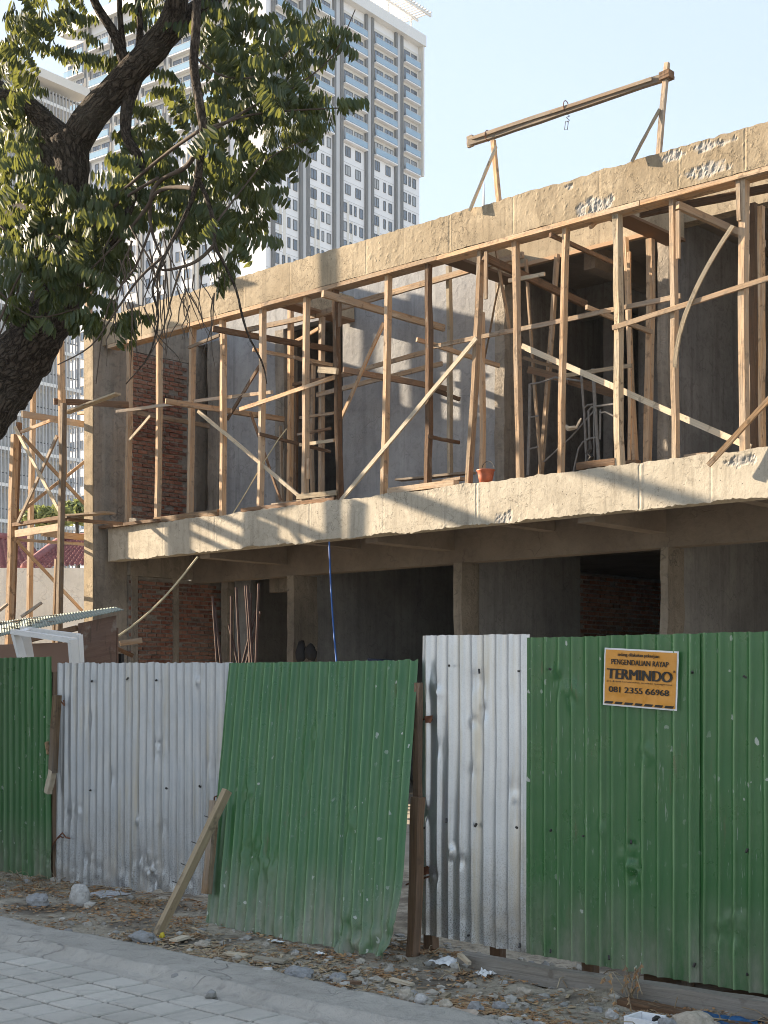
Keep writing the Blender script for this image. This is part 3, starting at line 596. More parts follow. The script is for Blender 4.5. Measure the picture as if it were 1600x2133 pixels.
br = [  # p px, v, q px, v, thickness across, depth, material, label
 ((660,656),C_,(1090,530),C_,.09,.05,'wood2','long header rail along the back row props, rising over the wide wall'),
 ((512,688),C_,(658,657),C_,.08,.05,'wood2','header rail over the dark opening left of the wide wall'),
 ((672,612),14.6,(925,684),16.8,.10,.06,'wood2','heavy joist running from the darkest prop into the hole in the wall'),
 ((443,685),14.5,(693,728),16.3,.09,.06,'wood3','dark joist projecting out past the narrow grey wall under the beam'),
 ((712,781),C_,(888,733),C_,.07,.03,'wood2','rough rail crossing the wide wall below the light band'),
 ((660,823),C_,(921,757),C_,.07,.035,'wood2','lower rough rail crossing the wide wall from the dark opening'),
 ((715,770),14.9,(930,810),16.6,.085,.05,'wood3','thick brown joist crossing the wide wall at half height'),
 ((905,812),16.2,(958,832),16.7,.06,.04,'wood3','short dark broken joist end right of the bark edged prop'),
 ((903,722),B_,(1060,690),B_,.06,.03,'wood2','grey rail between the bark edged prop and the bucket prop'),
 ((1058,691),B_,(1418,616),B_,.06,.03,'wood2','long grey rail from the bucket prop to the saw marked prop'),
 ((868,707),15.0,(1040,762),16.4,.06,.04,'wood','orange joist stub crossing the bark edged prop at mid height'),
 ((710,1043),A,(993,704),A,.06,.03,'woodpale','long diagonal brace rising right across the wide grey wall'),
 ((413,856),A,(642,1049),B_,.055,.03,'woodpale','pale diagonal brace falling right before the narrow grey wall'),
 ((710,870),B_,(800,673),B_,.055,.025,'wood','short steep brace between the darkest prop and the orange prop'),
 ((1088,721),B_,(1563,932),B_,.075,.03,'woodpale','long plank brace falling right from the bucket prop to the double prop'),
 ((1276,683),A,(1625,572),A,.06,.03,'wood','straight rail rising right across the last three props'),
 ((1475,969),14.72,(1640,790),14.80,.06,.04,'wood2','dark brace propped against the slab edge below the double prop'),
 ((1411,427),14.95,(1592,509),16.6,.09,.06,'wood','orange joist from the top of the saw marked prop inward'),
 ((1006,534),14.95,(1220,634),16.8,.10,.06,'wood3','heavy dark joist from the leaning prop top into the deep opening'),
 ((1146,489),14.9,(1276,547),16.2,.055,.04,'wood3','thin joist through the top of the slim prop'),
 ((1222,640),15.0,(1357,692),16.3,.06,.04,'wood','short joist left of the thick grey prop at rail height'),
 ((1335,446),15.5,(1640,384),15.5,.09,.06,'wood3','thick dark bearer under the beam near the right end'),
 ((1178,783),15.6,(1316,761),15.6,.05,.03,'woodpale','pale ledger over the steel trestle'),
 ((1100,770),16.2,(1185,792),16.2,.10,.03,'wood3','old plank of the trestle deck behind the bucket prop'),
 ((242,857),A-.2,(457,829),B_,.05,.03,'wood2','thin grey rail before the brick wall at mid height'),
 ((455,829),B_,(568,817),B_,.055,.03,'wood2','split rail end crossing the narrow grey wall'),
 ((345,835),14.4,(592,874),16.2,.085,.06,'wood','wide joist sticking out before the brick wall'),
 ((264,856),15.0,(436,888),16.6,.08,.05,'wood2','shaded joist running inward along the brick wall'),
 ((500,853),A,(696,786),A,.06,.03,'wood','rail rising right between the narrow wall and the darkest prop'),
 ((473,874),B_,(541,762),B_,.05,.03,'wood3','dark steep brace across the narrow grey wall'),
 ((269,917),14.85,(313,866),14.85,.045,.02,'woodpale','short loose batten nailed askew on the first prop'),
 ((541,904),14.9,(688,941),16.2,.05,.035,'wood3','brown joist low across the dark opening'),
 ((625,927),B_,(696,917),B_,.05,.03,'woodpale','short pale rung between the straight prop and the darkest prop'),
 ((522,860),B_+.1,(585,1042),B_+.1,.035,.03,'wood3','thin dark brace falling behind the narrow wall prop'),
 ((393,724),14.85,(457,698),14.85,.05,.03,'wood2','short rail across the doorway head beside the brick wall'),
 ((527,728),14.95,(693,760),16.2,.055,.04,'wood2','upper joist running into the dark opening'),
 ((893,909),14.92,(957,922),15.9,.05,.03,'wood3','short rough rung nailed low on the bark edged prop'),
 ((664,770),14.8,(703,773),14.8,.09,.05,'woodpale','pale block nailed at mid height on the darkest prop'),
 ((610,800),C_,(760,775),C_,.05,.03,'wood3','shaded rail deep in the opening left of the wide wall'),
 ((1040,590),B_,(1010,745),16.2,.03,.025,'wood2','thin slat leaning behind the leaning prop'),
 ((1030,500),15.3,(1062,690),15.5,.05,.02,'wood','pair of upright boards hanging under the beam above the bucket'),
 ((1230,473),15.0,(1252,450),15.3,.055,.04,'wood','short broken stub hanging under the roof beam'),
 ((625,870),C_,(697,860),C_,.045,.03,'wood2','pale ledger low in the dark opening, upper of two'),
 ((620,905),C_,(690,892),C_,.04,.03,'wood3','dim ledger low in the dark opening, lower of two'),
 ((615,711),C_,(664,684),C_,.05,.03,'wood','short pale knee brace at the head of the back row prop'),
 ((612,745),15.4,(690,768),16.4,.05,.03,'wood2','thin joist through the head of the dark opening'),
 ((1178,789),16.3,(1290,822),16.3,.13,.04,'wood3','wide dark deck plank sloping behind the thick grey prop'),
 ((1090,745),16.2,(1180,772),16.2,.05,.03,'wood2','upper edge batten of the trestle deck'),
 ((830,1000),15.6,(985,985),15.6,.03,.16,'wood2','grey board lying behind the bark edged prop foot'),
 ((1060,585),B_,(1135,570),B_,.05,.03,'woodpale','short grey cleat above the bucket prop'),
]
for a, va, b, vb, w, h, m, lb in br:
    p, q = Q(a[0], a[1], va), Q(b[0], b[1], vb)
    timber('timber_brace', p, q, h, w, m, lb, 'wooden brace', GB, wob=0.004)
# curved slat
p, q = Q(1527,470,14.9), Q(1406,766,14.85); mid = Q(1438,630,14.88)
timber('curved_slat', p, q, .025, .055, 'woodpale', 'thin curved grey slat bowing between the saw marked prop and the double prop', 'wooden slat', None, seg=12, bow=mid-(p+q)/2, wob=.002)
# planks lying on the slab edge
pl = [((812,1013),(950,1016),14.95,.085,.12,'wood','thick reddish plank lying at the foot of the bark edged prop'),
      ((880,1006),(965,997),15.25,.04,.15,'wood2','grey board resting on the thick reddish plank'),
      ((506,1060),(700,1045),14.97,.06,.10,'wood3','brown plank lying on the slab left of the darkest prop'),
      ((572,1047),(690,1036),15.2,.03,.15,'wood2','thin grey board behind the brown plank on the slab'),
      ((322,1077),(455,1077),14.95,.10,.05,'wood','pale board on edge along the slab before the brick wall'),
      ((210,1086),(330,1088),14.85,.05,.10,'wood3','brown plank along the slab below the first props'),
      ((1205,970),(1285,962),14.97,.09,.10,'wood3','red brown block of timber at the foot of the thick grey prop'),
      ((1428,944),(1476,949),15.05,.05,.08,'wood2','small wooden block on the slab right of the saw marked prop'),
      ((1280,958),(1330,960),15.3,.04,.12,'wood3','dark offcut behind the foot of the thick grey prop'),
      ((620,1034),(702,1033),14.93,.08,.06,'woodpale','pale squared block across two props on the slab')]
for a, b, v, h, w, m, lb in pl:
    p, q = Q(a[0], a[1], v), Q(b[0], b[1], v); z = max(ZF+h/2+.005, min(p.z, q.z)); p.z = z; q.z = z
    if 'pale squared' in lb: p.z += .06; q.z += .05
    timber('plank', p, q, w, h, m, lb, 'plank', 'offcuts lying on the slab edge', seg=4)
for (px, w) in ((282, .16), (232, .17)):
    p = Q(px, 1090, 14.9); MB().box(p.x-.1, p.x+.1, 14.84, 15.04, ZF+.0, ZF+.13, .012).build('concrete_block', M['conc'], label='broken grey concrete block %s on the slab corner' % ('right of its twin' if px > 250 else 'nearest the corner column'), cat='block', group='blocks on the slab corner')

# ---------------------------------------------------------------- scaffold tower at the left corner
SFV = 13.5
sc = empty('timber_scaffold', Q(80, 1290, SFV)+Vector((0,0,-2.4)), 'nailed timber scaffold tower with cross braces beside the left corner column', 'scaffold')
def sp(name, p, q, w, h, m, up=(0,0,1), wob=.005): return MB().beam(p, q, w, h, up, 6, wob).build(name, M[m], sc)
pa, pb = Q(31, 900, SFV), Q(130, 900, SFV); pcn = Q(186, 900, 15.1)
def post(a, b, v, w, h, m, zt=None, zb=-.1):
    p, q = Q(a[0], a[1], v), Q(b[0], b[1], v); d = (q-p)/(q.z-p.z)
    if zt is not None: p = p+d*(zt-p.z)
    q = q+d*(zb-q.z); return sp('post', q, p, w, h, m, (0,1,0), .008)
post((31,905),(20,1287),SFV,.10,.11,'wood'); post((40,880),(34,1060),SFV+.11,.05,.09,'wood3')
post((127,745),(132,1000),SFV,.075,.10,'wood',10.2,5.0); post((133,840),(124,1274),SFV-.09,.075,.09,'wood2')
post((118,1165),(115,1274),SFV+.1,.05,.06,'wood'); post((186,700),(187,1120),15.12,.10,.10,'wood',10.2)
post((70,760),(62,1280),15.0,.08,.09,'wood2',10.2)
sb = [((112,836),SFV-.08,(268,843),14.6,.10,.05,'wood3'), ((46,862),SFV,(190,886),15.1,.11,.05,'wood'),
 ((25,1094),SFV,(126,1079),SFV,.06,.10,'wood3'), ((33,1112),SFV-.08,(126,1097),SFV-.08,.12,.04,'wood'), ((87,1110),14.0,(181,1120),15.1,.11,.05,'wood'),
 ((17,1123),SFV-.05,(178,1134),15.0,.05,.03,'wood2'), ((140,1082),SFV,(254,1091),14.6,.055,.06,'wood3'), ((145,1074),SFV+.2,(230,1068),SFV+.3,.03,.22,'wood2'),
 ((95,1087),SFV+.1,(160,1078),SFV+.1,.025,.25,'wood2'), ((31,890),SFV-.08,(126,1068),SFV-.12,.06,.025,'woodpale'), ((46,908),SFV+.2,(180,1054),15.1,.06,.03,'wood'),
 ((119,908),SFV-.05,(38,1088),SFV-.06,.06,.03,'wood2'), ((190,951),15.1,(28,1079),SFV+.1,.055,.03,'wood'), ((35,1127),SFV+.05,(171,1272),15.0,.055,.03,'wood'),
 ((44,899),SFV+.1,(105,876),SFV+.1,.055,.03,'wood'), ((138,860),SFV+.2,(246,819),SFV+.4,.03,.14,'woodpale'), ((165,862),15.0,(195,858),15.0,.05,.08,'wood')]
for a, va, b, vb, w, h, m in sb: sp('brace', Q(a[0], a[1], va), Q(b[0], b[1], vb), h, w, m)
# unseen raised deck added to cast the shadow band on the back wall
sp('shadow_board', (-21.6, 13.55, 9.95), (-21.6, 15.5, 9.95), .03, .62, 'wood2'); sp('added_deck_board', (-21.0, 13.6, 9.6), (-21.0, 15.4, 9.6), .22, .035, 'wood2')
sp('added_deck_board', (-21.3, 13.6, 9.6), (-21.3, 15.4, 9.6), .22, .035, 'wood2')
for a, b, lb in (((44,1284),(87,1255),'weathered stick poking up from the shed roof, right one'), ((-6,1275),(15,1258),'weathered stick poking up at the shed roof by the left picture edge')):
    timber('stick', Q(a[0], a[1], 12.2), Q(b[0], b[1], 12.4), .05, .04, 'wood2', lb, 'stick', 'sticks on the shed roof', seg=2)

# ---------------------------------------------------------------- hoist frame on the roof
hf = empty('hoist_frame', Q(1190, 330, 15.0), 'crude timber hoist frame with a long beam standing on the roof edge', 'hoist')
HV = 15.0
def hp(name, a, b, w, h, m, va=HV, vb=HV): return MB().beam(Q(a[0], a[1], va), Q(b[0], b[1], vb), w, h, (0,0,1), 8, .005).build(name, M[m], hf)
hp('beam', (978,298), (1394,158), .07, .085, 'wood2'); hp('beam', (985,288), (1360,165), .06, .045, 'wood2', HV-.03, HV-.03)
hp('end_plate', (979,283), (980,306), .09, .05, 'wood2')
hp('post', (1027,292), (1040,425), .055, .06, 'wood'); hp('post', (1389,131), (1371,330), .06, .055, 'wood2')
hp('strut', (1034,305), (978,440), .05, .03, 'woodpale', HV-.05, HV-.2); hp('strut', (1374,228), (1316,338), .05, .03, 'woodpale', HV-.05, HV-.2)
hp('lashing', (1388,150), (1389,166), .14, .13, 'wood3')
for px, py in ((1017,283), (1180,222)):
    p = Q(px, py, HV); MB().tube([p+Vector((.0, .06*math.cos(t)-.01, .075*math.sin(t))) for t in [i*6.283/10 for i in range(11)]], .006, 5).build('lashing', M['rust'], hf)
p = Q(1183, 238, HV); mbw = MB()
mbw.tube([p+Vector((.02*math.sin(i*2.1), .02*math.cos(i*1.7), .05-i*.018)) for i in range(9)], .005, 5)
mbw.tube([Q(x, y, HV) for x, y in ((1183,252),(1178,253),(1176,270),(1182,270),(1184,253),(1181,252))], .005, 5)
tag(mbw.build('hanging_hook', M['wire'], None), 'small wire hook and loop hanging below the hoist beam', 'hook')

# ---------------------------------------------------------------- things on and in the building
bk = empty('bucket', Q(1012, 1003, 14.98), 'small orange plastic mortar bucket standing on the slab edge', 'bucket')
c0 = Q(1012, 1003, 15.0); c0.z = ZF+.005; mb = MB()
prof = [(.0,.0),(.085,.0),(.10,.07),(.107,.10),(.112,.15),(.128,.165),(.128,.18),(.116,.18),(.10,.10),(.08,.015),(0,.015)]
def lathe(mb, c, prof, n=20):
    n0 = len(mb.v)
    for (r, z) in prof:
        for k in range(n): mb.v.append(Vector((c[0]+r*math.cos(6.2832*k/n), c[1]+r*math.sin(6.2832*k/n), c[2]+z)))
    for i in range(len(prof)-1):
        for k in range(n): mb.face((n0+i*n+k, n0+i*n+(k+1) % n, n0+(i+1)*n+(k+1) % n, n0+(i+1)*n+k))
    return mb
M['orange'] = plain('orange_plastic', (0.40,0.105,0.05), 0.5, 0, 0.4, 0.25, 12)
lathe(mb, c0, prof).build('pail', M['orange'], bk, True)
MB().tube([c0+Vector((.02+.11*math.cos(t), .02, .17+.13*math.sin(t))) for t in [math.pi*i/10 for i in range(11)]], .004, 5).build('handle', M['wire'], bk)
tr = empty('steel_trestle', Q(1210, 990, 16.0)+Vector((0,0,0)), 'dusty welded steel pipe scaffold frame inside the deep upper doorway', 'scaffold frame')
M['steel'] = plain('dusty_pipe', (0.17,0.165,0.16), 0.7, 0.1, 0.3, 0.25, 15)
def pipe(name, pts, r=.019, v=16.0): MB().tube([Q(x, y, v) for x, y in pts], r, 7).build(name, M['steel'], tr)
pipe('leg', [(1211,783),(1217,860),(1223,985)]); pipe('leg', [(1235,768),(1240,850),(1248,975)], .026)
pipe('leg', [(1238,780),(1237,975)], .014); pipe('leg', [(1104,800),(1103,880),(1100,990)], .024)
pipe('rung', [(1103,801),(1125,797),(1157,786),(1212,794)], .014); pipe('rung', [(1106,869),(1122,866)], .012); pipe('rung', [(1104,935),(1120,931)], .012)
pipe('hoop', [(1228,915),(1226,856),(1232,848),(1278,842)], .017); pipe('hoop', [(1250,915),(1251,853)], .013); pipe('rung', [(1217,850),(1224,844),(1236,842)], .014); pipe('rung', [(1222,916),(1242,910)], .015)
pipe('brace', [(1133,962),(1190,910),(1238,855)], .012); pipe('brace', [(1194,985),(1205,935),(1215,920),(1224,917)], .014); pipe('bracket', [(1252,860),(1262,858),(1278,866)], .014)
M['rag'] = plain('old_rag', (0.42,0.37,0.30), 0.9, 0, 0.1, 0.2, 20)
tag(MB().tube([Q(x, y, 15.9) for x, y in ((1178,888),(1186,893),(1195,890),(1201,890),(1206,880),(1211,871))], [.03,.035,.03,.02,.015,.01], 8, .6).build('rag', M['rag']), 'twisted pale rag tied on the trestle brace', 'rag')
tag(MB().tube([Q(x, y, 15.95) for x, y in ((1228,918),(1231,935),(1225,945),(1232,952),(1224,962),(1228,970),(1225,982))], [.02,.03,.03,.035,.03,.03,.02], 7, .8).build('rope_bundle', M['wire']), 'tangled dark rope bundle hanging on the trestle leg', 'rope')
M['blue'] = plain('blue_cord', (0.03,0.11,0.36), 0.5)
tag(MB().tube([Q(686+5*t+10*t*t, 1128+250*t, 14.95) for t in [i/10 for i in range(11)]], .013, 6).build('blue_hose', M['blue']), 'thin blue hose hanging straight down from the floor beam', 'hose')
M['cream'] = plain('cream_rope', (0.50,0.44,0.29), 0.8)
tag(MB().tube([Q(412,1160,14.9)+(Q(245,1326,13.6)-Q(412,1160,14.9))*t+Vector((0,0,-.12*math.sin(math.pi*t))) for t in [i/12 for i in range(13)]], .017, 6).build('rope', M['cream']), 'cream coloured rope slanting down from the floor beam to the shed', 'rope')
tag(MB().tube([Q(x, y, 15.0) for x, y in ((484,1072),(510,1030),(545,970),(580,915),(597,893))], .009, 5).build('rope', M['cream']), 'thin pale string stretched up from the slab past the narrow wall', 'string')
# steel starter bars standing behind the gate
M['bar'] = plain('rusty_bar', (0.085,0.055,0.045), 0.9, 0.2, 0.2, 0.3, 8)
bars = [((443,1243),(453,1400)),((447,1262),(462,1400)),((482,1242),(481,1400)),((492,1224),(500,1400)),((477,1301),(497,1390)),((511,1220),(523,1400)),((515,1220),(527,1400)),((522,1235),(519,1400)),((539,1216),(532,1400)),((543,1274),(509,1395)),((533,1274),(503,1390))]
words = ['leftmost of the standing rusty bars, bent foot','thin bar leaning against the leftmost rusty bar','straight rusty bar third of the standing bunch','tall rusty bar left of the central pair','short slanted bar crossing at the tall bar foot','left bar of the tallest central pair','right bar of the tallest central pair','slightly shorter bar right of the central pair','tall rusty bar at the right side of the bunch','short bar slanting left beneath the right end','short bar crossing behind the right hand slanted bar']
for (a, b), lb in zip(bars, words):
    p, q = Q(a[0], a[1], 14.2), Q(b[0], b[1], 14.0); q = p+(q-p)*((p.z+.1)/(p.z-q.z))
    tag(MB().tube([p, (p+q)/2+Vector((.01,0,0)), q], .02, 6).build('steel_bar', M['bar']), lb+' behind the gate', 'steel bar', 'rusty bars standing behind the gate')
tag(MB().box(*sorted((Q(545,1350,14.6).x, Q(580,1350,14.6).x)), 17.0, 17.2, 1.0, 2.02, .03).build('water_drum', plain('blue_drum', (0.015,0.03,0.08), 0.5)), 'dark blue container in the shadow behind the bars', 'container')
M['glove'] = plain('black_cloth', (0.02,0.02,0.022), 0.8)
for i, (px, lb) in enumerate(((628,'dark crumpled cloth hanging at the column foot, left piece'), (647,'dark round bag hanging at the column foot, right piece'))):
    p = Q(px, 1358, 16.7); tag(MB().lump(p, .10, .08, .20 if i == 0 else .16, 3+i*7, 2, .5).build('bag', M['glove'], smooth=True), lb, 'bag', 'dark bags at the ground floor column')
timber('timber_offcut', Q(250,1340,14.4), Q(296,1333,14.7), .08, .09, 'wood', 'thick timber offcut jutting out beside the shed wall', 'timber', seg=2)
timber('timber_offcut', Q(243,1350,14.4), Q(277,1366,14.7), .05, .06, 'wood3', 'thin offcut below the thick one beside the shed wall', 'timber', seg=2)

# ---------------------------------------------------------------- shed and window frames in the yard
sh = empty('site_shed', (-15.5, 10.6, -.15), 'plywood site shed with a rusty green corrugated roof behind the fence', 'shed')
M['ply'] = wood('plywood', (0.17,0.09,0.06), (0.26,0.15,0.10), (0.20,0.14,0.11), 0.3)
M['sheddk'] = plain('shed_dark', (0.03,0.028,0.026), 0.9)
r1 = Q(258,1270,10.4); r0 = Q(0,1325,10.4)
def roofpt(s, v): 
    t = (s-r0.x)/(r1.x-r0.x); return r0.z+(r1.z-r0.z)*t+(v-10.4)*0.04
RC = [AY(-90,1344,20.2), AY(258,1270,17.0), AY(241,1264,19.3), AY(-90,1306,22.4)]
def rf(a, b):
    p = (RC[0]*(1-a)+RC[1]*a)*(1-b)+(RC[3]*(1-a)+RC[2]*a)*b; p.z += .006*math.sin(a*60*6.283); return p
mb = MB(); mb.grid(rf, 360, 6)
M['shedroof'] = plain('old_roof_sheet', (0.19,0.22,0.185), 0.7, 0.1, 0.3, 0.35, 3)
o = mb.build('roof', M['shedroof'], sh, True); sm = o.modifiers.new('thick', 'SOLIDIFY'); sm.thickness = .004
wx = Q(240,1300,10.5).x; w2 = Q(160,1300,10.5).x
MB().grid(lambda a, b: (w2+(wx-w2)*a, 10.52, -.15+(roofpt(w2+(wx-w2)*a, 10.52)-.03+.15)*b), 2, 2).box(w2, wx, 10.53, 10.55, -.15, 2.3).build('plywood_panel', M['ply'], sh)
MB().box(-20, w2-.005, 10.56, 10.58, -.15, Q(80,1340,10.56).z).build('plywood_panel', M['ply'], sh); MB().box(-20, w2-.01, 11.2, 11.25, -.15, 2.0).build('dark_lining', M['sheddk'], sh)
MB().beam(Q(60,1333,10.5), (w2, 10.5, roofpt(w2, 10.5)-.09), .04, .07, seg=2).build('roof_batten', M['wood3'], sh)
mb = MB()
for i in range(60):
    c_ = rf(R.uniform(.1, .62), R.uniform(.1, .9)); s, v = c_.x, c_.y; a = R.uniform(0, 3.1); z = c_.z+.02
    mb.beam((s, v, z), (s+.25*math.cos(a), v+.2*math.sin(a), z+R.uniform(-.005, .02)), .05, .006, seg=1)
tag(mb.build('roof_litter', M['wood2'], None, kind='stuff'), kind='stuff')
wf = empty('window_frame', Q(100,1400,9.6), 'pair of white window frames leaning together before the shed', 'window frame')
def fm(name, a, va, b, vb, w=.06, h=.10): MB().beam(Q(a[0], a[1], va), Q(b[0], b[1], vb), w, h, (0,1,0), 1).build(name, M['white'], wf)
fm('head', (29,1316), 9.5, (152,1334), 9.5); fm('jamb', (31,1314), 9.5, (54,1400), 9.6); fm('jamb', (151,1331), 9.5, (158,1420), 9.6)
fm('head', (46,1309), 9.75, (164,1324), 9.75, .05, .06); fm('jamb', (166,1322), 9.75, (171,1420), 9.8, .05, .06); fm('jamb', (50,1312), 9.62, (64,1400), 9.8, .07, .12)
# ================================================================ the corrugated fence
PITCH = 0.088
def sheet(parent, mat, TL, TR, BL, BR, dents=(), seed=0.0, crumple=0.0, off=0.0, rag=0.004, amp=0.0215, edge_curl=None):
    TL, TR, BL, BR = (Vector(x) for x in (TL, TR, BL, BR)); wd = (TR-TL).length; ht = (TL-BL).length
    n = max(2, round(wd/PITCH)); prof = [0, .2, .32, .40, .46, .5, .54, .60, .68, .8]; cols = []
    for i in range(n): cols += [(i+p) for p in prof]
    cols.append(n); nr = 64; mb = MB(); mb.col = []; D = [(Q(x, y, VF), r, d) for x, y, r, d in dents]
    for j in range(nr+1):
        b = j/nr
        for c in cols:
            a = c/n; x = c % 1.0
            e = rag*(1+crumple*8)*nz(c*0.7+seed, 3+b*0) if j == 0 else (rag*(0.6*nz(c*0.9, seed)+0.9*nz(c*3.1, seed)) if j == nr else 0)
            p = BL*(1-a)*(1-b)+BR*a*(1-b)+TL*(1-a)*b+TR*a*b; p.z += e
            fl = 1.0; h = 0.0
            for q, r, d in D:
                dd = math.hypot(p.x-q.x, (p.z-q.z)*0.8)/r
                if dd < 1.6:
                    g = math.exp(-dd*dd*2.2); h += d*g*(0.4 if mat == 'galv2' else (0.5 if mat == 'galv' else 1.0))*(0.35+1.1*fbm(p.x*22+seed, p.z*22, q.x)); fl *= 1-0.75*g
            cr = crumple*max(0.0, 1-b*6)
            if cr: fl *= 1-0.6*min(1, cr); h += cr*0.05*fbm(p.x*9+seed, p.z*11, 2)
            hh = amp*math.exp(-((x-.5)/.135)**2)*fl*(1+0.12*nz(c*.5, b*3, seed))
            h += 0.006*fbm(p.x*1.6+seed, p.z*1.0, seed)+0.0008*nz(p.x*10, p.z*7, seed)
            p.y -= hh+h+off
            p.x += 0.004*nz(b*4, c*.2, seed)
            if edge_curl and c > n-edge_curl[0] and b < edge_curl[1]:
                w = (c-n+edge_curl[0])/edge_curl[0]*(1-b/edge_curl[1]); p.y -= 0.09*w*w; p.x -= 0.05*w*w+.02*w*nz(b*30, seed)
            mb.v.append(p); mb.col.append(max(0.0, min(1.0, math.exp(-((x-.46)/.085)**2)*(1.0 if int(c) % 3 else 0.6)*fl)))  # mask of the painted crest highlight, skewed to one side
    m = len(cols)
    for j in range(nr):
        for i in range(m-1):
            a = j*m+i; mb.face((a, a+1, a+m+1, a+m))
    return mb.build('sheet', M[mat], parent, True)
def rail(parent, name, p, q, w, h, m='wood3', seg=6, wob=.006, up=(0,0,1)): return MB().beam(p, q, w, h, up, seg, wob).build(name, M[m], parent)
f1 = empty('corrugated_fence', Q(40, 1850, VF), 'narrow green corrugated fence panel at the left picture edge', 'fence', 'corrugated site fence')
f2 = empty('corrugated_gate', Q(480, 1900, VF), 'makeshift gate of a dull silver and a leaning green corrugated sheet', 'gate')
f3 = empty('corrugated_fence', Q(1300, 2050, VF), 'tall corrugated fence with one silver sheet and wide green sheets carrying the orange notice', 'fence', 'corrugated site fence')
q = lambda x, y, v=VF: Q(x, y, v)
lx = q(-260,1400).x; a_ = q(110,1368); b_ = q(110,1832)
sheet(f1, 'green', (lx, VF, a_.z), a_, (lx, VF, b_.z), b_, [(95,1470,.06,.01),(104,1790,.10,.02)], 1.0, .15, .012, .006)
rail(f1, 'post', q(112,1400,VF+.06), q(112,1850,VF+.06), .07, .06, 'wood3', up=(0,1,0)); rail(f1, 'rail', (lx, VF+.05, 1.4), q(114,1475,VF+.05), .06, .05)
rail(f1, 'broken_post', q(119,1448,VF-.08), q(110,1610,VF-.09), .055, .05, 'wood2', up=(0,1,0)); rail(f1, 'broken_post', q(111,1605,VF-.09), q(101,1652,VF-.09), .05, .045, 'woodpale', up=(0,1,0))
rail(f1, 'batten', q(99,1545,VF-.05), q(104,1570,VF-.05), .03, .02, 'wood', up=(0,1,0))
sheet(f2, 'galv', q(120,1381), q(432,1380), q(116,1836), q(432,1866), [(330,1555,.09,.02),(190,1500,.07,.012),(150,1690,.12,.02),(185,1780,.10,-.02),(340,1720,.08,.018),(300,1800,.16,.025),(240,1620,.06,.012),(330,1830,.12,.03),(255,1840,.10,.025),(330,1552,.03,.06),(190,1503,.025,.05),(415,1420,.03,.05),(165,1690,.05,.05),(182,1795,.05,-.05),(318,1810,.05,.06),(288,1710,.03,.06),(240,1435,.025,.04)], 2.0, .28, 0, .012)
sheet(f2, 'galv', q(428,1380,VF-.004), q(486,1380,VF-.004), q(426,1866,VF-.004), q(480,1875,VF-.004), [(445,1600,.08,.02)], 3.0, .4, .004, .01)
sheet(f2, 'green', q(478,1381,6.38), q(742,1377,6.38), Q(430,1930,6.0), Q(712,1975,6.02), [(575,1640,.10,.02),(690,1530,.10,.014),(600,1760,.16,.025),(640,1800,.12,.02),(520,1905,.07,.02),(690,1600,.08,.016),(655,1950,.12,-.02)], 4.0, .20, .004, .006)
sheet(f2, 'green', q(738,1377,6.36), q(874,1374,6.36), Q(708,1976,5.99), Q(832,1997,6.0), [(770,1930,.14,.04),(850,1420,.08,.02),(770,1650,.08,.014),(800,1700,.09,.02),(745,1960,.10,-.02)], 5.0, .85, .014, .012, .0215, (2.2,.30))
rail(f2, 'rail', q(125,1480,VF+.05), q(868,1470,VF+.02), .06, .05); rail(f2, 'rail', q(122,1760,VF+.06), q(440,1795,VF+.06), .06, .05)
rail(f2, 'post', q(482,1400,VF+.06), q(470,1880,VF+.02), .06, .05, 'wood2', up=(0,1,0))
s3 = lambda x: q(x,1400).x
sheet(f3, 'galv2', q(882,1324), (s3(1104), VF, q(1100,1321).z), q(880,1945), q(1104,1985), [(905,1432,.07,.03),(1010,1478,.06,.035),(987,1503,.04,.03),(987,1598,.04,.025),(888,1690,.05,.025),(905,1700,.04,.02),(945,1775,.05,.03),(968,1790,.04,.03),(1075,1655,.045,.03),(1075,1640,.05,-.02),(905,1825,.06,.03),(1000,1420,.07,-.02),(920,1560,.05,.012),(915,1440,.03,.05),(1012,1482,.03,-.06),(988,1505,.025,.06),(946,1777,.03,.06),(969,1792,.025,-.06),(1076,1658,.028,.07),(890,1693,.03,-.05),(907,1703,.025,.05),(908,1828,.035,.05),(950,1765,.03,-.05)], 6.0, .1, .004, .006)
zt = 1.865
rz = lambda x: q(x, 1985+(x-1102)*.1707).z
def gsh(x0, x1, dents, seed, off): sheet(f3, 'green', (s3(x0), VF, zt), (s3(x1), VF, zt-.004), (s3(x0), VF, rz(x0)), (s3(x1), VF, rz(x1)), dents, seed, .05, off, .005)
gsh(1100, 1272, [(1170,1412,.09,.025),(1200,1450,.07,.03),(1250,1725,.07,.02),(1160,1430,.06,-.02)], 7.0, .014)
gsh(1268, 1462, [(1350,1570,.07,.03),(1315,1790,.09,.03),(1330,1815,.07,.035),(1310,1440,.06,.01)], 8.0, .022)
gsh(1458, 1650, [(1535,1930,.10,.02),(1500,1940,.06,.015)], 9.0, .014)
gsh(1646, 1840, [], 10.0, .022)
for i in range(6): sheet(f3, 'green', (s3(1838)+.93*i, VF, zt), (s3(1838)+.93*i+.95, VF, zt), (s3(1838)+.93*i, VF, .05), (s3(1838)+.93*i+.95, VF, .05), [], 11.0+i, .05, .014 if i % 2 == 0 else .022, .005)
rail(f3, 'post', q(873,1422,VF-.10), q(871,1690,VF-.10), .04, .04, 'wood3', up=(0,1,0)); rail(f3, 'post', q(870,1660,VF-.13), q(862,2010,VF-.13), .062, .06, 'wood3', up=(0,1,0), wob=.01)
for x, y0, y1 in ((900,1930,2000),(1037,1950,2010),(1232,1990,2085),(1440,2000,2110)): rail(f3, 'post', q(x,1500,VF+.07), q(x,y1,VF+.07), .075, .06, 'wood3', up=(0,1,0))
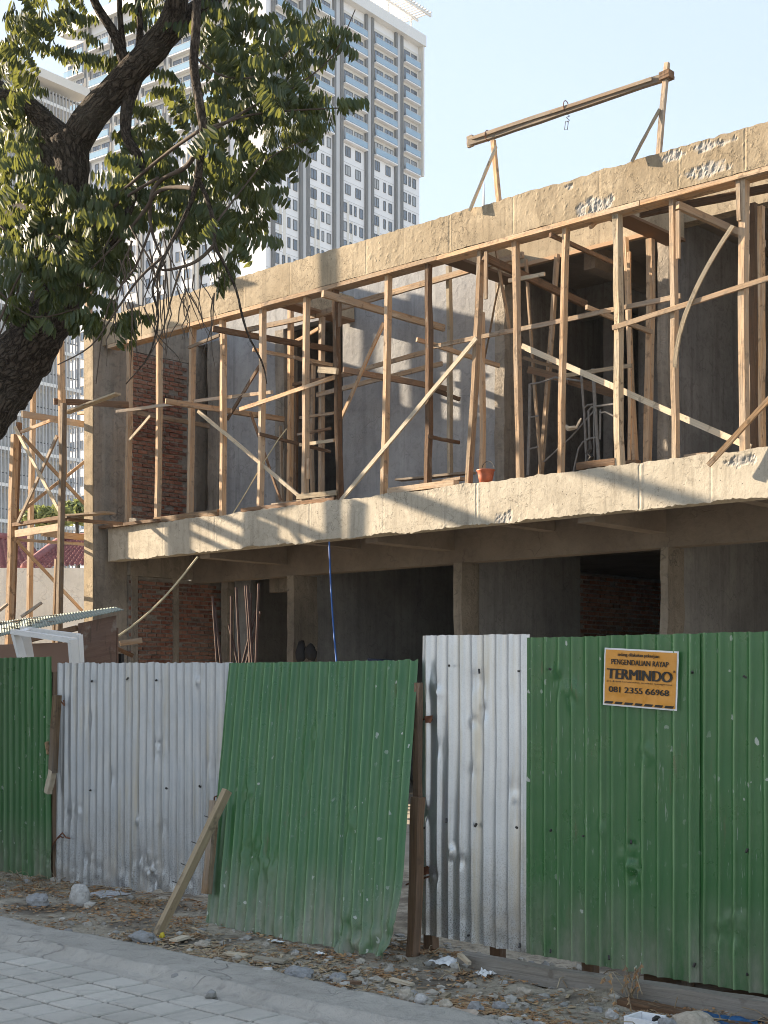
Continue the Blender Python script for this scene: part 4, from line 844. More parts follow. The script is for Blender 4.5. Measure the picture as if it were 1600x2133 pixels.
rail(f3, 'rail', q(890,1500,VF+.06), (s3(1800), VF+.06, 1.35), .06, .05); rail(f3, 'rail', q(890,1850,VF+.06), (s3(1800), VF+.06, .45), .06, .05)
def wires(lst, par, r=.006, m='rust'):
    for pts in lst: MB().tube([Q(x, y, VF-.05) for x, y in pts], r, 5).build('wire_tie', M[m], par)
wires([((858,1516),(866,1508),(876,1500),(890,1497),(897,1493)),((889,1495),(896,1505),(900,1498)),((846,1843),(860,1837),(885,1829),(894,1826)),((880,1806),(890,1812),(893,1806))], f3)
wires([((110,1760),(118,1748),(126,1742),(132,1745)),((120,1745),(130,1735),(138,1745),(146,1746)),((118,1450),(124,1456),(134,1470),(133,1458)),((446,1670),(447,1660),(452,1658),(455,1668))], f2)
for i, pts in enumerate((((884,1492),(902,1490),(898,1505),(886,1506)), ((878,1808),(892,1803),(894,1820),(880,1824)))):
    MB().hexa([Q(x, y, VF-.07) for x, y in pts[::-1]]+[Q(x, y, VF-.045) for x, y in pts[::-1]]).build('rust_scrap', M['rust'], f3)
def nail(x, y, d, w, par):                # nail heads and rust pins, each one a part
    p = Q(x, y, VF-d); MB().beam(p, p+Vector((R.uniform(-.012,.012), -.012, R.uniform(-.025,.015))), w, w, seg=1).build('nail', M['wire'], par)
for x, y in ((936,1386),(998,1394),(1082,1398),(930,1705),(993,1715),(1078,1725),(884,1724),(978,1948),(1083,1965)): nail(x, y, .026, .011, f3)
for x, y in ((1148,1395),(1148,1728),(1216,1742),(1147,1978),(1268,1990),(1315,1750),(1558,1768),(1555,1412),(1443,1402),(1448,2006),(1556,2028)): nail(x, y, .037, .010, f3)
for x, y in ((190,1645),(348,1643),(418,1640),(192,1418),(268,1411),(327,1416)): nail(x, y, .024, .012, f2)

# the orange notice
sg = empty('notice_sign', Q(1335,1481,6.39), 'orange termite control notice with black lettering on the green fence', 'sign')
ST = [Q(1260,1349,6.385), Q(1414,1357,6.385), Q(1410,1481,6.385), Q(1256,1468,6.385)]
def sgp(a, b, d=0.0):
    p = ST[0]*(1-a)*(1-b)+ST[1]*a*(1-b)+ST[2]*a*b+ST[3]*(1-a)*b
    w = 0.0022*math.sin(a*0.335/0.088*6.283+.6)+0.004*fbm(a*5, b*4, 3)+0.0035*math.exp(-((a-.62-.2*(.6-b))/.02)**2)*(1 if b < .9 else .3)
    return p+Vector((0, -w-d, 0))
M['signo'] = plain('orange_vinyl', (0.62,0.27,0.035), 0.42, 0, 0.5, 0.08, 6, .1); M['signw'] = plain('white_vinyl', (0.72,0.70,0.68), 0.45); M['signk'] = plain('black_print', (0.022,0.018,0.014), 0.5)
MB().grid(lambda a, b: sgp(a, b), 60, 40, True).build('border', M['signw'], sg, True)
MB().grid(lambda a, b: sgp(.022+a*.956, .030+b*.942, .0022), 60, 40, True).build('panel', M['signo'], sg, True)
def txt(body, a0, a1, bc, hgt, bold=.0):
    cu = bpy.data.curves.new('lettering', 'FONT'); cu.body = body; cu.resolution_u = 4
    o = bpy.data.objects.new('lettering_tmp', cu); COL.objects.link(o)
    dg = bpy.context.evaluated_depsgraph_get(); me = bpy.data.meshes.new_from_object(o.evaluated_get(dg)); bpy.data.objects.remove(o)
    xs = [v.co.x for v in me.vertices]; x0, x1 = min(xs), max(xs); mb = MB()
    sh = [0.0] if not bold else [-bold, 0.0, bold]
    for i, dx in enumerate(sh):              # print spread a little for the heavy letters
        n0 = len(mb.v)
        for v in me.vertices:
            a = a0+bold+(v.co.x-x0)/(x1-x0)*(a1-a0-2*bold)+dx; b = bc-(v.co.y/.70-.5)*hgt; mb.v.append(sgp(a, b, .0055+.0004*i))
        for p in me.polygons: mb.face([n0+k for k in p.vertices])
    mb.build('lettering', M['signk'], sg)
txt('sedang dilakukan pekerjaan', .185, .755, .100, .058, .0022); txt('PENGENDALIAN RAYAP', .105, .885, .232, .092, .003)
txt('TERMINDO', .050, .935, .440, .178, .0095); txt('R', .945, .972, .345, .040, .002)
txt('pre & post construction termites management', .055, .935, .570, .024, .001); txt('081 2355 66968', .080, .900, .712, .100, .0045)
for i in range(7):
    a0 = .035+i*.136; a1 = min(.975, a0+.105); k = .018
    mb = MB(); mb.grid(lambda a, b: sgp(min(.975, max(.024, a0+(a1-a0)*a+k*(.5-b))), .925+.042*b, .0055), 6, 2, True); mb.build('hazard_stripe', M['signk'], sg)

# ================================================================ props against the gate, rubble and litter on the verge
def gz(p): return gh(p.x, p.y)
p0 = G(326,1955,.0); p0.z = gz(p0)-.01; p1 = Q(474,1647,6.02)
pr = empty('prop_plank', p0, 'sawn timber prop leaning against the gate with nails sticking out', 'prop')
MB().beam(p0, p1, .042, .055, (0,1,0), 6, .003).build('plank', M['propwood'], pr)
for t in (.17,.35,.47,.62,.8): 
    c = p0+(p1-p0)*t; MB().tube([c, c+Vector((-.06, -.03, .02))], .003, 5).build('nail', M['wire'], pr)
timber('loose_batten', Q(430,1862,5.98), Q(449,1668,6.08), .06, .045, 'wood2', 'weathered batten with nails hanging beside the prop on the gate', 'batten', None, up=(0,1,0), wob=.006)
timber('ground_beam', (Q(962,1997,6.26).x, 6.26, -.005), (Q(1760,1400,6.26).x, 6.26, .02), .09, .10, 'oldwood', 'long grey timber beam lying on the ground under the fence', 'beam', seg=14, wob=.006)
timber('ground_plank', (Q(1330,2040,6.42).x, 6.50, .05), (Q(1760,2040,6.42).x, 6.52, .03), .05, .16, 'wood3', 'dark plank on the ground behind the long beam', 'plank', seg=4)
timber('ground_plank', (Q(1290,2070,6.1).x, 6.12, -.05), (Q(1590,2040,6.1).x, 6.10, -.05), .09, .05, 'wood3', 'half buried plank along the front of the long beam', 'plank', seg=4)
def mk_stone(name, cols):
    t = NT(name); p = t.pos(); r = t.n('ShaderNodeNewGeometry').outputs['Random Per Island']
    c = t.ramp(r, [(i/(len(cols)-1), c) for i, c in enumerate(cols)]); n = t.noise(p, 30, 6, 0.7)
    c = t.mix(t.ramp(n, [(0.4, 0), (0.7, 0.6)]), c, (0.20,0.18,0.155)); t.set('Base Color', c); t.set('Roughness', 0.95); t.set('Specular IOR Level', 0.15); t.bump(n, 0.7, 0.012); return t.m
M['stone'] = mk_stone('rubble_stone', [(0.27,0.25,0.22),(0.38,0.35,0.30),(0.47,0.42,0.34),(0.30,0.295,0.285),(0.56,0.53,0.47),(0.38,0.31,0.23)])
M['paleRock'] = mk_stone('pale_stone', [(0.48,0.46,0.43),(0.52,0.50,0.47)]); M['greyRock'] = mk_stone('grey_stone', [(0.27,0.275,0.28),(0.33,0.33,0.33)]); M['tanRock'] = mk_stone('tan_stone', [(0.44,0.38,0.29),(0.47,0.41,0.33)])
rocks = [((155,1872),25,25,.55,'paleRock','rounded pale boulder by the dull silver sheet'),((66,1884),28,15,.4,'greyRock','angular grey rock left of the rounded boulder'),
 ((284,1957),32,11,.25,'greyRock','flat slab of broken concrete at the foot of the leaning prop'),((612,2026),34,13,.3,'greyRock','flat broken concrete slab on the verge before the green gate'),
 ((548,2030),22,12,.35,'paleRock','pale chunk left of the broken concrete slab'),((697,2031),20,10,.4,'greyRock','grey chunk right of the broken concrete slab'),
 ((840,2070),18,14,.7,'tanRock','knobbly tan stone left of the paired stones'),((873,2080),15,13,.7,'paleRock','pale egg shaped stone beside the kerb strip'),
 ((924,2091),15,13,.6,'tanRock','square tan stone right of the egg shaped one'),((985,2091),17,12,.6,'greyRock','blue grey stone below the silver sheet'),
 ((1037,2086),18,12,.6,'greyRock','larger grey stone left of the weeds'),((1270,2093),14,10,.6,'paleRock','pale stone just left of the foam box'),
 ((1385,2120),26,17,.7,'greyRock','dark grey lump between the foam box and the tan boulder'),((1432,2116),42,24,.55,'tanRock','largest tan boulder right of the foam box'),
 ((1087,2047),18,10,.5,'tanRock','tan stone in front of the ground beam end'),((640,2068),9,6,.6,'greyRock','small grey stone at the kerb strip edge'),
 ((488,2047),16,6,.4,'paleRock','thin white chip near the sawdust patch'),((415,1968),22,7,.35,'tanRock','flat tan tile piece right of the prop foot')]
for (px, py), rx, ry, hk, m, lb in rocks:
    g = G(px, py+ry*.7, 0.0); Y = g.dot(Vector((SY, VY, 0))); wx = rx/F*Y; g.z = gz(g); hh = ry/F*Y*1.05
    tag(MB().lump((g.x, g.y+wx*.5, g.z+hh*.55), wx*1.05, wx*.75, hh*1.15, px*.37, 3, .14 if 'rounded pale' in lb else .38, .6).build('rock', M[m]), lb, 'rock', 'loose rocks on the verge')
for px, py, sz in ((366,2046,10),(388,2051,5),(440,2083,13),(158,1989,3)):
    g = G(px, py); tag(MB().lump((g.x, g.y, .03), sz/F*7.6, sz/F*7.6, sz/F*6, px, 1, .5).build('dirt_clod', M['stone']), {366:'dark clod on the kerb strip nearest its middle',388:'smaller clod right beside the dark one',440:'crumbling clod at the paver edge',158:'tiny clod at the left paver edge'}[px], 'clod', 'clods on the paving')
def dens(s, v):                           # how much debris lies at a spot
    return max(0.05, min(1.0, 0.25+0.75*max(0, min(1, (s+6.8)/2.0))+0.5*max(0, (v-6.0))))*(0.6+0.8*fbm(s*1.4, v*2, 4))
def scatter(n, fn, s0=-9.8, s1=-1.8, v0=VK+.02, v1=6.6, w=dens):
    k = 0; g = 0
    while k < n and g < n*30:
        g += 1; s = R.uniform(s0, s1); v = R.uniform(v0, v1)
        if R.random() < w(s, v): fn(s, v, gh(s, v)); k += 1
mb = MB()
def st1(s, v, z):
    r = R.choice((.008,.010,.013,.016,.022,.03))*R.uniform(.7, 1.2); mb.lump((s, v, z+r*.25), r*R.uniform(.9,1.6), r*R.uniform(.8,1.3), r*R.uniform(.5,.9), R.uniform(0, 99), 1, .5)
scatter(1150, st1); scatter(260, st1, -6.5, -1.8, 6.4, 7.2, lambda s, v: 1); mb.build('rubble', M['stone'], kind='stuff')
mb = MB()
def chip(s, v, z):
    a = R.uniform(0, 3.14); l = R.uniform(.012, .06); w = R.uniform(.006, .02); d = Vector((math.cos(a)*l, math.sin(a)*l, R.uniform(-.1, .25)*l)); mb.beam(Vector((s, v, z+.008))-d*.5, Vector((s, v, z+.008))+d*.5, w, .004, seg=1)
saw = lambda s, v: math.exp(-((s+6.15)/.75)**2-((v-5.45)/.22)**2)
scatter(650, chip, w=saw); scatter(380, chip)
M['chips'] = mk_stone('wood_chips', [(0.34,0.22,0.12),(0.46,0.34,0.20),(0.52,0.42,0.28),(0.28,0.17,0.09),(0.40,0.36,0.30)])
mb.build('wood_chips', M['chips'], kind='stuff')
M['litter'] = mk_stone('dry_leaves', [(0.29,0.15,0.065),(0.42,0.24,0.10),(0.22,0.12,0.06),(0.52,0.36,0.19),(0.38,0.16,0.055)])
mb = MB()
def lf(s, v, z):
    a = R.uniform(0, 6.28); l = R.uniform(.010, .028); w = l*R.uniform(.25, .5); c, d = math.cos(a), math.sin(a); n0 = len(mb.v); t = R.uniform(.001, .014); z += .004
    mb.v += [Vector((s-c*l, v-d*l, z+t)), Vector((s-d*w, v+c*w, z+R.uniform(0, .012))), Vector((s+c*l, v+d*l, z+R.uniform(0, .014))), Vector((s+d*w, v-c*w, z+R.uniform(0, .012)))]
    mb.face((n0, n0+1, n0+2)); mb.face((n0, n0+2, n0+3))
scatter(7500, lf, w=lambda s, v: dens(s, v)*max(0.02, min(1, .25+2.4*fbm(s*2.1, v*3, 11)))); scatter(1200, lf, -9.8, -6.9, 5.5, 6.5, lambda s, v: max(0, .4+1.5*fbm(s*2, v*3, 12)))
red = lambda cx, cv: (lambda s, v: math.exp(-((s-cx)/.16)**2-((v-cv)/.07)**2))
for cx, cv in ((-6.85,5.42),(-6.35,5.5),(-6.1,5.36)): scatter(160, lf, w=red(cx, cv))
mb.build('leaf_litter', M['litter'], kind='stuff')
mb = MB()
def twg(s, v, z):
    a = R.uniform(0, 6.28); l = R.uniform(.05, .22); p = Vector((s, v, z+.01)); q_ = p+Vector((math.cos(a)*l, math.sin(a)*l*.5, R.uniform(0, .05))); mb.tube([p, (p+q_)/2+Vector((.0, .0, R.uniform(0, .03))), q_], R.uniform(.0015, .004), 4, cap=False)
scatter(260, twg, w=lambda s, v: dens(s, v)*(1 if v > 5.9 else .25)); scatter(50, twg, -9.9, -8.8, 6.1, 6.45, lambda s, v: 1)
M['straw'] = mk_stone('dry_stalks', [(0.36,0.28,0.17),(0.24,0.17,0.10),(0.44,0.37,0.25)]); mb.build('dry_stalks', M['straw'], kind='stuff')
# dry weed by the beam
wd = empty('dry_weed', Q(1318,2080,6.18), 'dry brown weed drooping over the long ground beam', 'weed'); mb = MB(); ml = MB()
for i in range(9):
    b = Q(1318+R.uniform(-14, 14), 2085, 6.18); b.z = gz(b); tp = b+Vector((R.uniform(-.14,.14), R.uniform(-.12,.04), R.uniform(.10,.24))); e = tp+Vector((R.uniform(-.06,.06), -.03, -R.uniform(.03,.14))); mb.tube([b, (b+tp)/2+Vector((.02,0,0)), tp, e], .0025, 4, cap=False)
    for k in range(6): p = tp+(e-tp)*R.random(); n0 = len(ml.v); ml.v += [p, p+Vector((R.uniform(-.02,.02),-.01,-.03)), p+Vector((R.uniform(-.02,.02),.0,-.015))]; ml.face((n0, n0+1, n0+2))
mb.build('stem', M['straw'], wd); ml.build('dead_leaves', M['litter'], wd)
# rubbish
fb = empty('foam_box', G(1343,2128), 'white foam box lying open with a dark bit inside', 'box')
c = G(1343, 2122); c.z = gz(c)-.01
def bx(name, a, b, m='foam'): MB().box(c.x+a[0], c.x+b[0], c.y+a[1], c.y+b[1], c.z+a[2], c.z+b[2], .001).build(name, M[m], fb)
bx('base', (-.078,-.06,0), (.078,.09,.012)); bx('side', (-.078,-.06,.0125), (-.066,.09,.068)); bx('side', (.066,-.06,.0125), (.078,.09,.06)); bx('side', (-.0655,-.06,.0125), (.0655,-.048,.068)); bx('side', (-.0655,.078,.0125), (.0655,.09,.068))
tag(MB().lump((c.x+.045, c.y+.03, c.z+.062), .018, .03, .012, 4).build('dark_scrap', M['wire']), 'small dark scrap lying on the foam box rim', 'scrap')
def crumple(name, px, py, w, d, h, m, lb, seed, cat):
    c = G(px, py); z0 = gz(c)
    f = lambda a, b: (c.x+w*(a-.5)*(1+.3*nz(b*3, seed)), c.y+d*(b-.5)+.02*nz(a*5, seed), z0+.010+.6*h*abs(fbm(a*2.1+seed, b*2.1, seed, 2))+.12*h*abs(nz(a*5, b*5, seed)))
    o = MB().grid(f, 22, 22).build(name, M[m], None, False, False, lb, cat); return o
def mk_film(name, col, al):
    t = NT(name); t.set('Base Color', col); t.set('Roughness', .25); t.set('Alpha', al); t.set('Specular IOR Level', .7); return t.m
M['film'] = mk_film('clear_film', (0.75,0.77,0.80), .5); M['tarp'] = plain('blue_tarp', (0.02,0.085,0.20), .5, 0, .4, .35, 20); M['paper'] = plain('white_paper', (0.74,0.74,0.73), .7, 0, .3, .1, 8); M['bagp'] = plain('cement_bag_paper', (0.40,0.33,0.26), .8, 0, .2, .25, 10)
crumple('plastic_sheet', 218, 1872, .30, .28, .05, 'film', 'clear crumpled plastic sheet on the dirt beside the rounded boulder', 3, 'plastic')
crumple('tarp_scrap', 1505, 2112, .34, .20, .06, 'tarp', 'crumpled blue tarpaulin scrap under the ground beam', 5, 'tarp')
crumple('paper_scrap', 930, 1996, .16, .16, .07, 'paper', 'crumpled white paper scrap beside the brown fence post', 7, 'paper'); crumple('paper_scrap', 1010, 2018, .09, .10, .07, 'paper', 'small torn white paper near the ground beam end', 9, 'paper')
crumple('plastic_scrap', 985, 1998, .14, .12, .05, 'film', 'clear plastic wrapper under the silver sheet edge', 11, 'plastic'); crumple('cement_bag', 950, 2112, .24, .14, .05, 'bagp', 'torn brown paper bag at the edge of the kerb strip', 13, 'bag')
crumple('paper_scrap', 668, 1984, .06, .05, .03, 'paper', 'tiny white scrap under the green gate', 15, 'paper'); crumple('paper_scrap', 574, 1963, .12, .05, .012, 'paper', 'flat pale strip under the green gate edge', 17, 'paper')
M['yel'] = plain('yellow_bit', (0.55,0.42,0.03), .6); g = G(338,1960); tag(MB().lump((g.x, g.y, gz(g)+.02), .018, .015, .02, 3, 2, .6).build('yellow_flower', M['yel']), 'small yellow flower by the foot of the leaning prop', 'flower')
timber('tube_scrap', G(958,2006)+Vector((0,0,.05)), G(978,2018)+Vector((0,0,.03)), .022, .022, 'woodpale', 'pale tube scrap among the rubbish by the fence post', 'tube', seg=1)
timber('stick', G(400,1947)+Vector((0,0,.04)), G(440,1958)+Vector((0,0,.03)), .012, .008, 'woodpale', 'thin yellow splinter right of the leaning prop', 'stick', seg=2)
for i, (x0, y0, x1, y1, lb) in enumerate(((712,2046,752,2048,'dark short batten lying flat on the verge'),(815,2029,858,2040,'thin pale lath left of the brown fence post'),(470,1990,515,1994,'flat bright board scrap on the sawdust'),(530,1999,595,2003,'long flat board scrap beside the broken concrete slab'),(918,2068,932,2055,'short pale stick standing in the litter'),(360,1969,388,1963,'flat offcut tile near the leaning prop foot'))):
    a, b = G(x0, y0), G(x1, y1); a.z = gz(a)+.02; b.z = gz(b)+.02; timber('wood_scrap', a, b, .07 if i in (2, 3, 5) else .035, .014, 'wood3' if i == 0 else 'woodpale', lb, 'wood scrap', 'wood scraps on the verge', seg=2)
# ================================================================ the leaning tree in front
tree = empty('leaning_tree', AY(-300, 1860, 11), 'big leaning street tree with dark bark and drooping feathery leaves', 'tree')
def limb(name, pts, mat='bark', n=10, rough=.12, sub=4):
    P = [AY(x, y, Y) for x, y, Y, r in pts]; RR = [r/F*Y for x, y, Y, r in pts]; out = []; ro = []
    for i in range(len(P)-1):
        a, b, c, d = P[max(0, i-1)], P[i], P[i+1], P[min(len(P)-1, i+2)]
        for k in range(sub):
            t = k/sub; out.append(0.5*((2*b)+(c-a)*t+(2*a-5*b+4*c-d)*t*t+(3*b-a-3*c+d)*t**3)); ro.append(RR[i]+(RR[i+1]-RR[i])*t)
    out.append(P[-1]); ro.append(RR[-1])
    return MB().tube(out, ro, n, rough).build(name, M[mat], tree, True)
limb('trunk', [(-330,1880,11,110),(-240,1320,11,84),(-125,990,11,68),(-34,852,10.9,63),(24,775,10.9,60),(78,695,10.8,56),(122,622,10.7,46),(148,520,10.6,36),(152,390,10.5,34),(146,290,10.5,38)], n=44, rough=.13, sub=10)
limb('trunk', [(-120,985,11.3,48),(-40,848,11.3,42),(22,752,11.3,38),(72,672,11.3,34),(112,590,11.3,32),(130,500,11.4,28),(110,380,11.5,26),(60,260,11.6,22),(-20,170,11.6,18)], n=18, sub=5)
limb('limb', [(146,310,10.5,36),(195,235,10.4,31),(265,160,10.3,29),(325,95,10.2,29),(358,45,10.1,27),(372,-20,10,22),(380,-120,10,20)], n=18)
limb('limb', [(330,90,10.2,26),(385,40,10.2,22),(440,0,10.3,18),(480,-60,10.4,15)], n=14)
limb('limb', [(150,310,10.5,34),(100,262,10.6,26),(50,215,10.7,18),(-40,190,10.8,14)], n=14)
limb('branch', [(412,-60,9,9),(408,60,9,9),(404,130,9,9.5),(414,205,9,10),(424,270,9,9),(417,330,9,8.5),(412,372,9,8)], n=10, rough=.2)
limb('branch', [(412,372,9,6),(430,410,9,5),(446,470,9,4.5),(448,510,9,4),(472,560,9,3.2),(492,605,9,2.8),(514,690,9,2.4),(546,755,9,1.8),(556,800,9,1.2)], n=7, rough=.3)
limb('branch', [(411,375,9,6),(398,420,9,5),(376,470,9,4.5),(345,530,9,3.5),(318,600,9,3),(330,660,9,2.4),(310,740,9,1.6),(262,800,9,1)], n=7, rough=.3)
limb('branch', [(285,165,10.3,13),(264,225,10.3,13),(264,285,10.2,11),(292,335,10.1,10),(280,400,10.1,9),(255,470,10.1,7),(200,560,10.2,5)], n=9)
limb('branch', [(268,158,10.3,13),(240,75,10.3,11),(200,10,10.3,9),(185,-40,10.3,8)], n=9)
limb('branch', [(288,120,10.3,9),(292,50,10.3,7),(283,-20,10.3,6)], n=8); limb('branch', [(258,115,10.3,8),(250,30,10.3,6),(248,-30,10.3,6)], n=8)
for b in ([(414,300,9,6),(390,345,9.2,5.5),(340,372,9.4,5),(318,400,9.4,4.5),(312,450,9.4,4),(322,500,9.3,3),(345,560,9.2,2),(352,640,9.2,1.2)], [(404,392,9,5),(360,390,9.2,4.5),(325,402,9.3,4),(300,440,9.4,3.5),(250,500,9.5,2.5),(190,560,9.6,1.8)],
 [(447,510,9,4),(415,540,9,3.5),(378,556,9,3),(330,560,9.1,2.5),(300,520,9.1,2),(270,470,9.2,1.5)], [(378,556,9,2.6),(360,610,9,2),(338,690,9,1.5),(300,760,9,1)], [(345,530,9,3),(290,580,9.1,2.6),(240,650,9.2,2),(190,720,9.2,1.6),(120,760,9.2,1.2)],
 [(330,370,9.4,4),(250,420,9.6,3.6),(150,510,9.8,3),(60,570,10,2.6),(20,650,10,2),(-10,720,10,1.5)], [(316,470,9.3,3),(280,560,9.3,2.2),(225,640,9.3,1.6),(200,800,9.3,1)], [(424,280,9,4.5),(480,250,9.2,3.5),(540,215,9.4,2.5),(600,190,9.5,2),(690,120,9.5,1.4),(740,20,9.5,1)],
 [(424,270,9,3.5),(520,240,9.3,2.5),(610,230,9.4,2),(705,225,9.4,1.2)], [(418,270,9,4),(360,310,9.3,4),(310,350,9.5,4),(250,400,9.7,3.5),(180,430,9.9,2.5)], [(408,120,9,3),(470,160,9.3,2.2),(560,150,9.4,1.6),(640,60,9.5,1.1)], [(446,470,9,2.5),(500,400,9.2,2),(560,330,9.3,1.5),(640,290,9.3,1)],
 [(312,520,9.3,2),(330,620,9.2,1.5),(322,690,9.2,1.1),(345,730,9.2,.8)], [(300,640,9.2,1.6),(330,700,9.1,1.2),(372,745,9.1,.9),(380,780,9.1,.7)], [(0,470,10,2.4),(60,500,10,2),(150,470,10,1.6)], [(-10,600,9.8,2.4),(70,660,9.8,2),(170,640,9.8,1.4)], [(-10,690,9.7,3),(50,560,9.8,2.4),(130,500,9.9,1.8),(220,440,9.9,1.2)]):
    limb('branch', b, 'twig', 6, .2)
# thin bare twigs hanging before the beam
mb = MB()
for i in range(46):
    x, y = R.uniform(230, 460), R.uniform(480, 640); Y = R.uniform(8.9, 9.3); dx = R.uniform(-40, 40); L = R.uniform(60, 170); pts = []
    for k in range(6): t = k/5; pts.append(AY(x+dx*t+14*nz(i*3.1, t*2.5), y+L*t, Y))
    mb.tube(pts, [r/F*Y for r in (1.7,1.5,1.3,1.1,.8,.5)], 4, cap=False)
mb.build('twigs', M['twig'], tree, kind='stuff')
# leaves: feathery fronds whose leaflets hang down
def frond(seed):
    r = random.Random(seed); mb = MB(); n = r.choice((6, 7, 8)); L = r.uniform(.15, .22); dr = r.uniform(.05, .4)
    ax = lambda t: Vector((L*t*(1-.25*dr*t), 0.01*math.sin(t*3+seed), .03*t-dr*L*t*t))
    for i in range(n):
        t = (i+1)/n; c = ax(t)
        for sd in (-1, 1):
            l = r.uniform(.078, .112)*(1-.35*abs(t-.5)); w = l*r.uniform(.15, .19)
            out = Vector((r.uniform(-.15, .2), sd*r.uniform(.10, .38), -1.0)).normalized()
            side = Vector((1, 0, 0)); side = (side-out*side.dot(out)).normalized(); side = (side+Vector((0, r.uniform(-.5,.5), 0))).normalized(); nrm = out.cross(side)
            n0 = len(mb.v); a = c+Vector((0, sd*.004, 0)); fo = nrm*(w*.35)
            mb.v += [a, a+out*l*.33+side*w*.85+fo, a+out*l*.72+side*w*.8+fo, a+out*l, a+out*l*.72-side*w*.8+fo, a+out*l*.33-side*w*.85+fo, a+out*l*.5]
            mb.face((n0, n0+1, n0+6)); mb.face((n0+1, n0+2, n0+6)); mb.face((n0+2, n0+3, n0+6)); mb.face((n0+3, n0+4, n0+6)); mb.face((n0+4, n0+5, n0+6)); mb.face((n0+5, n0, n0+6))
    return mb
FR = [frond(i) for i in range(8)]; FM = [f.mesh('leaf_frond', M['leaf'], False, Vector((0,0,0)), True)[0] for f in FR]
cl = [(50,50,75,60,60),(130,25,60,35,32),(25,130,45,60,36),(60,250,70,65,60),(30,330,60,60,50),(70,390,80,70,90),(140,450,110,60,95),(60,490,80,60,80),(225,430,90,55,85),(100,560,110,60,110),(215,530,80,60,75),(60,640,65,40,32),(170,640,60,45,45),(262,668,50,24,24),(20,220,40,50,25),
 (235,118,40,20,26),(155,118,20,18,10),(300,250,60,55,36),(330,310,60,60,36),(370,190,45,50,24),(280,360,60,50,48),(350,400,50,40,24),(330,40,50,40,24),(440,60,55,55,38),(495,40,50,50,32),(480,150,60,55,46),(535,100,25,30,10),(600,55,40,30,18),(660,62,45,28,32),(560,172,60,45,42),(610,140,40,35,18),(655,235,55,34,34),(585,255,60,45,46),(510,235,60,50,48),(520,325,60,40,38),(595,325,36,26,18),(455,335,50,50,38),(480,405,60,45,46),(440,445,40,40,24),(548,400,30,18,16),(500,490,36,34,22),(442,225,35,60,26),(472,545,36,22,18),(690,215,22,14,9),(545,440,20,25,8),(400,480,40,40,16)]
fro = []
for (cx, cy, rx, ry, n) in cl:
    for i in range(int(n*0.52)):
        a = R.uniform(0, 6.283); r = math.sqrt(R.random())*R.uniform(.6, 1.08)
        Y = (9.75 if cx > 380 else (10.9 if cy < 330 else 10.1))+R.gauss(0, .38); fro.append((AY(cx+rx*r*math.cos(a), cy+ry*r*math.sin(a)-8, Y), R.uniform(0, 6.283), R.uniform(-.35, .95), R.uniform(.85, 1.3), R.randrange(8), Y))
# crown above and left of the picture, carrying on as the tree would
for i in range(900):
    fro.append((AY(R.uniform(-650, 520), R.uniform(-700, -20), 10+R.gauss(0, .9)), R.uniform(0, 6.283), R.uniform(-.5, .35), R.uniform(.9, 1.3), R.randrange(8), 99))
fro.sort(key=lambda f: f[5]); mb = MB()
for i, (c, yaw, pt, sc_, k, Y) in enumerate(fro):
    rot = Matrix.Rotation(yaw, 3, 'Z') @ Matrix.Rotation(pt, 3, 'Y')
    if i < 298:
        o = bpy.data.objects.new('leaf_frond', FM[k]); COL.objects.link(o); o.parent = tree; o.location = W(c)-wloc(tree); o.rotation_euler = rot.to_euler(); o.scale = (sc_,)*3
    else:
        n0 = len(mb.v); mb.v += [c+(rot @ v)*sc_ for v in FR[k].v]; mb.f += [tuple(n0+x for x in f) for f in FR[k].f]; mb.uv += FR[k].uv; mb.mi += FR[k].mi
mb.build('foliage', M['leaf'], tree, kind='stuff')

# ================================================================ the tower and what stands behind the site
class TW:                                 # a facade frame in world space: along d, outward n
    def __init__(s, o, d, n): s.o, s.d, s.n = Vector(o), Vector(d), Vector(n)
    def p(s, a, z, out=0): return s.o+s.d*a+s.n*out+Vector((0, 0, z))
def wbox(mb, T, a0, a1, z0, z1, o0, o1):
    c = [T.p(a0,z0,o1), T.p(a1,z0,o1), T.p(a1,z0,o0), T.p(a0,z0,o0), T.p(a0,z1,o1), T.p(a1,z1,o1), T.p(a1,z1,o0), T.p(a0,z1,o0)]; mb.hexa(c); return mb
CX, CY = -18.1, 213.0; d1 = (.608,.794,0); n1 = (.794,-.608,0); d2 = (-.794,.608,0); n2 = (-.608,-.794,0)
TR_ = TW((CX,CY,0), d1, n1); TL_ = TW((CX,CY,0), d2, n2); LR, LL, ZP, ZBAL, FH = 40.0, 46.5, 115.0, 90.6, 3.1
tw = bpy.data.objects.new('apartment_tower', None); COL.objects.link(tw); tw.location = (CX, CY, 0); tag(tw, 'tall white apartment tower with grey strips and rows of balconies', 'tower')
mb = MB(); c = [TR_.p(0,-1), TR_.p(LR,-1), TR_.p(LR,-1)+Vector(d2)*LL, TL_.p(LL,-1)]; mb.hexa(c+[x+Vector((0,0,ZP-.5)) for x in c]); mb.build('wall', M['white_panel'], tw, world=True)
def cur(name, mb, m, par=tw, **k): return mb.build(name, M[m], par, world=True, **k)
def shared(store, key, fn, name, mats, T, a, z, par, kind=None):
    if key not in store: mb = MB(); fn(mb); store[key] = mb.mesh(name, mats, False, Vector((0,0,0)), True)[0]
    o = bpy.data.objects.new(name, store[key]); COL.objects.link(o); o.parent = par; o.location = T.p(a, z)-wloc(par); return o
SM = {}
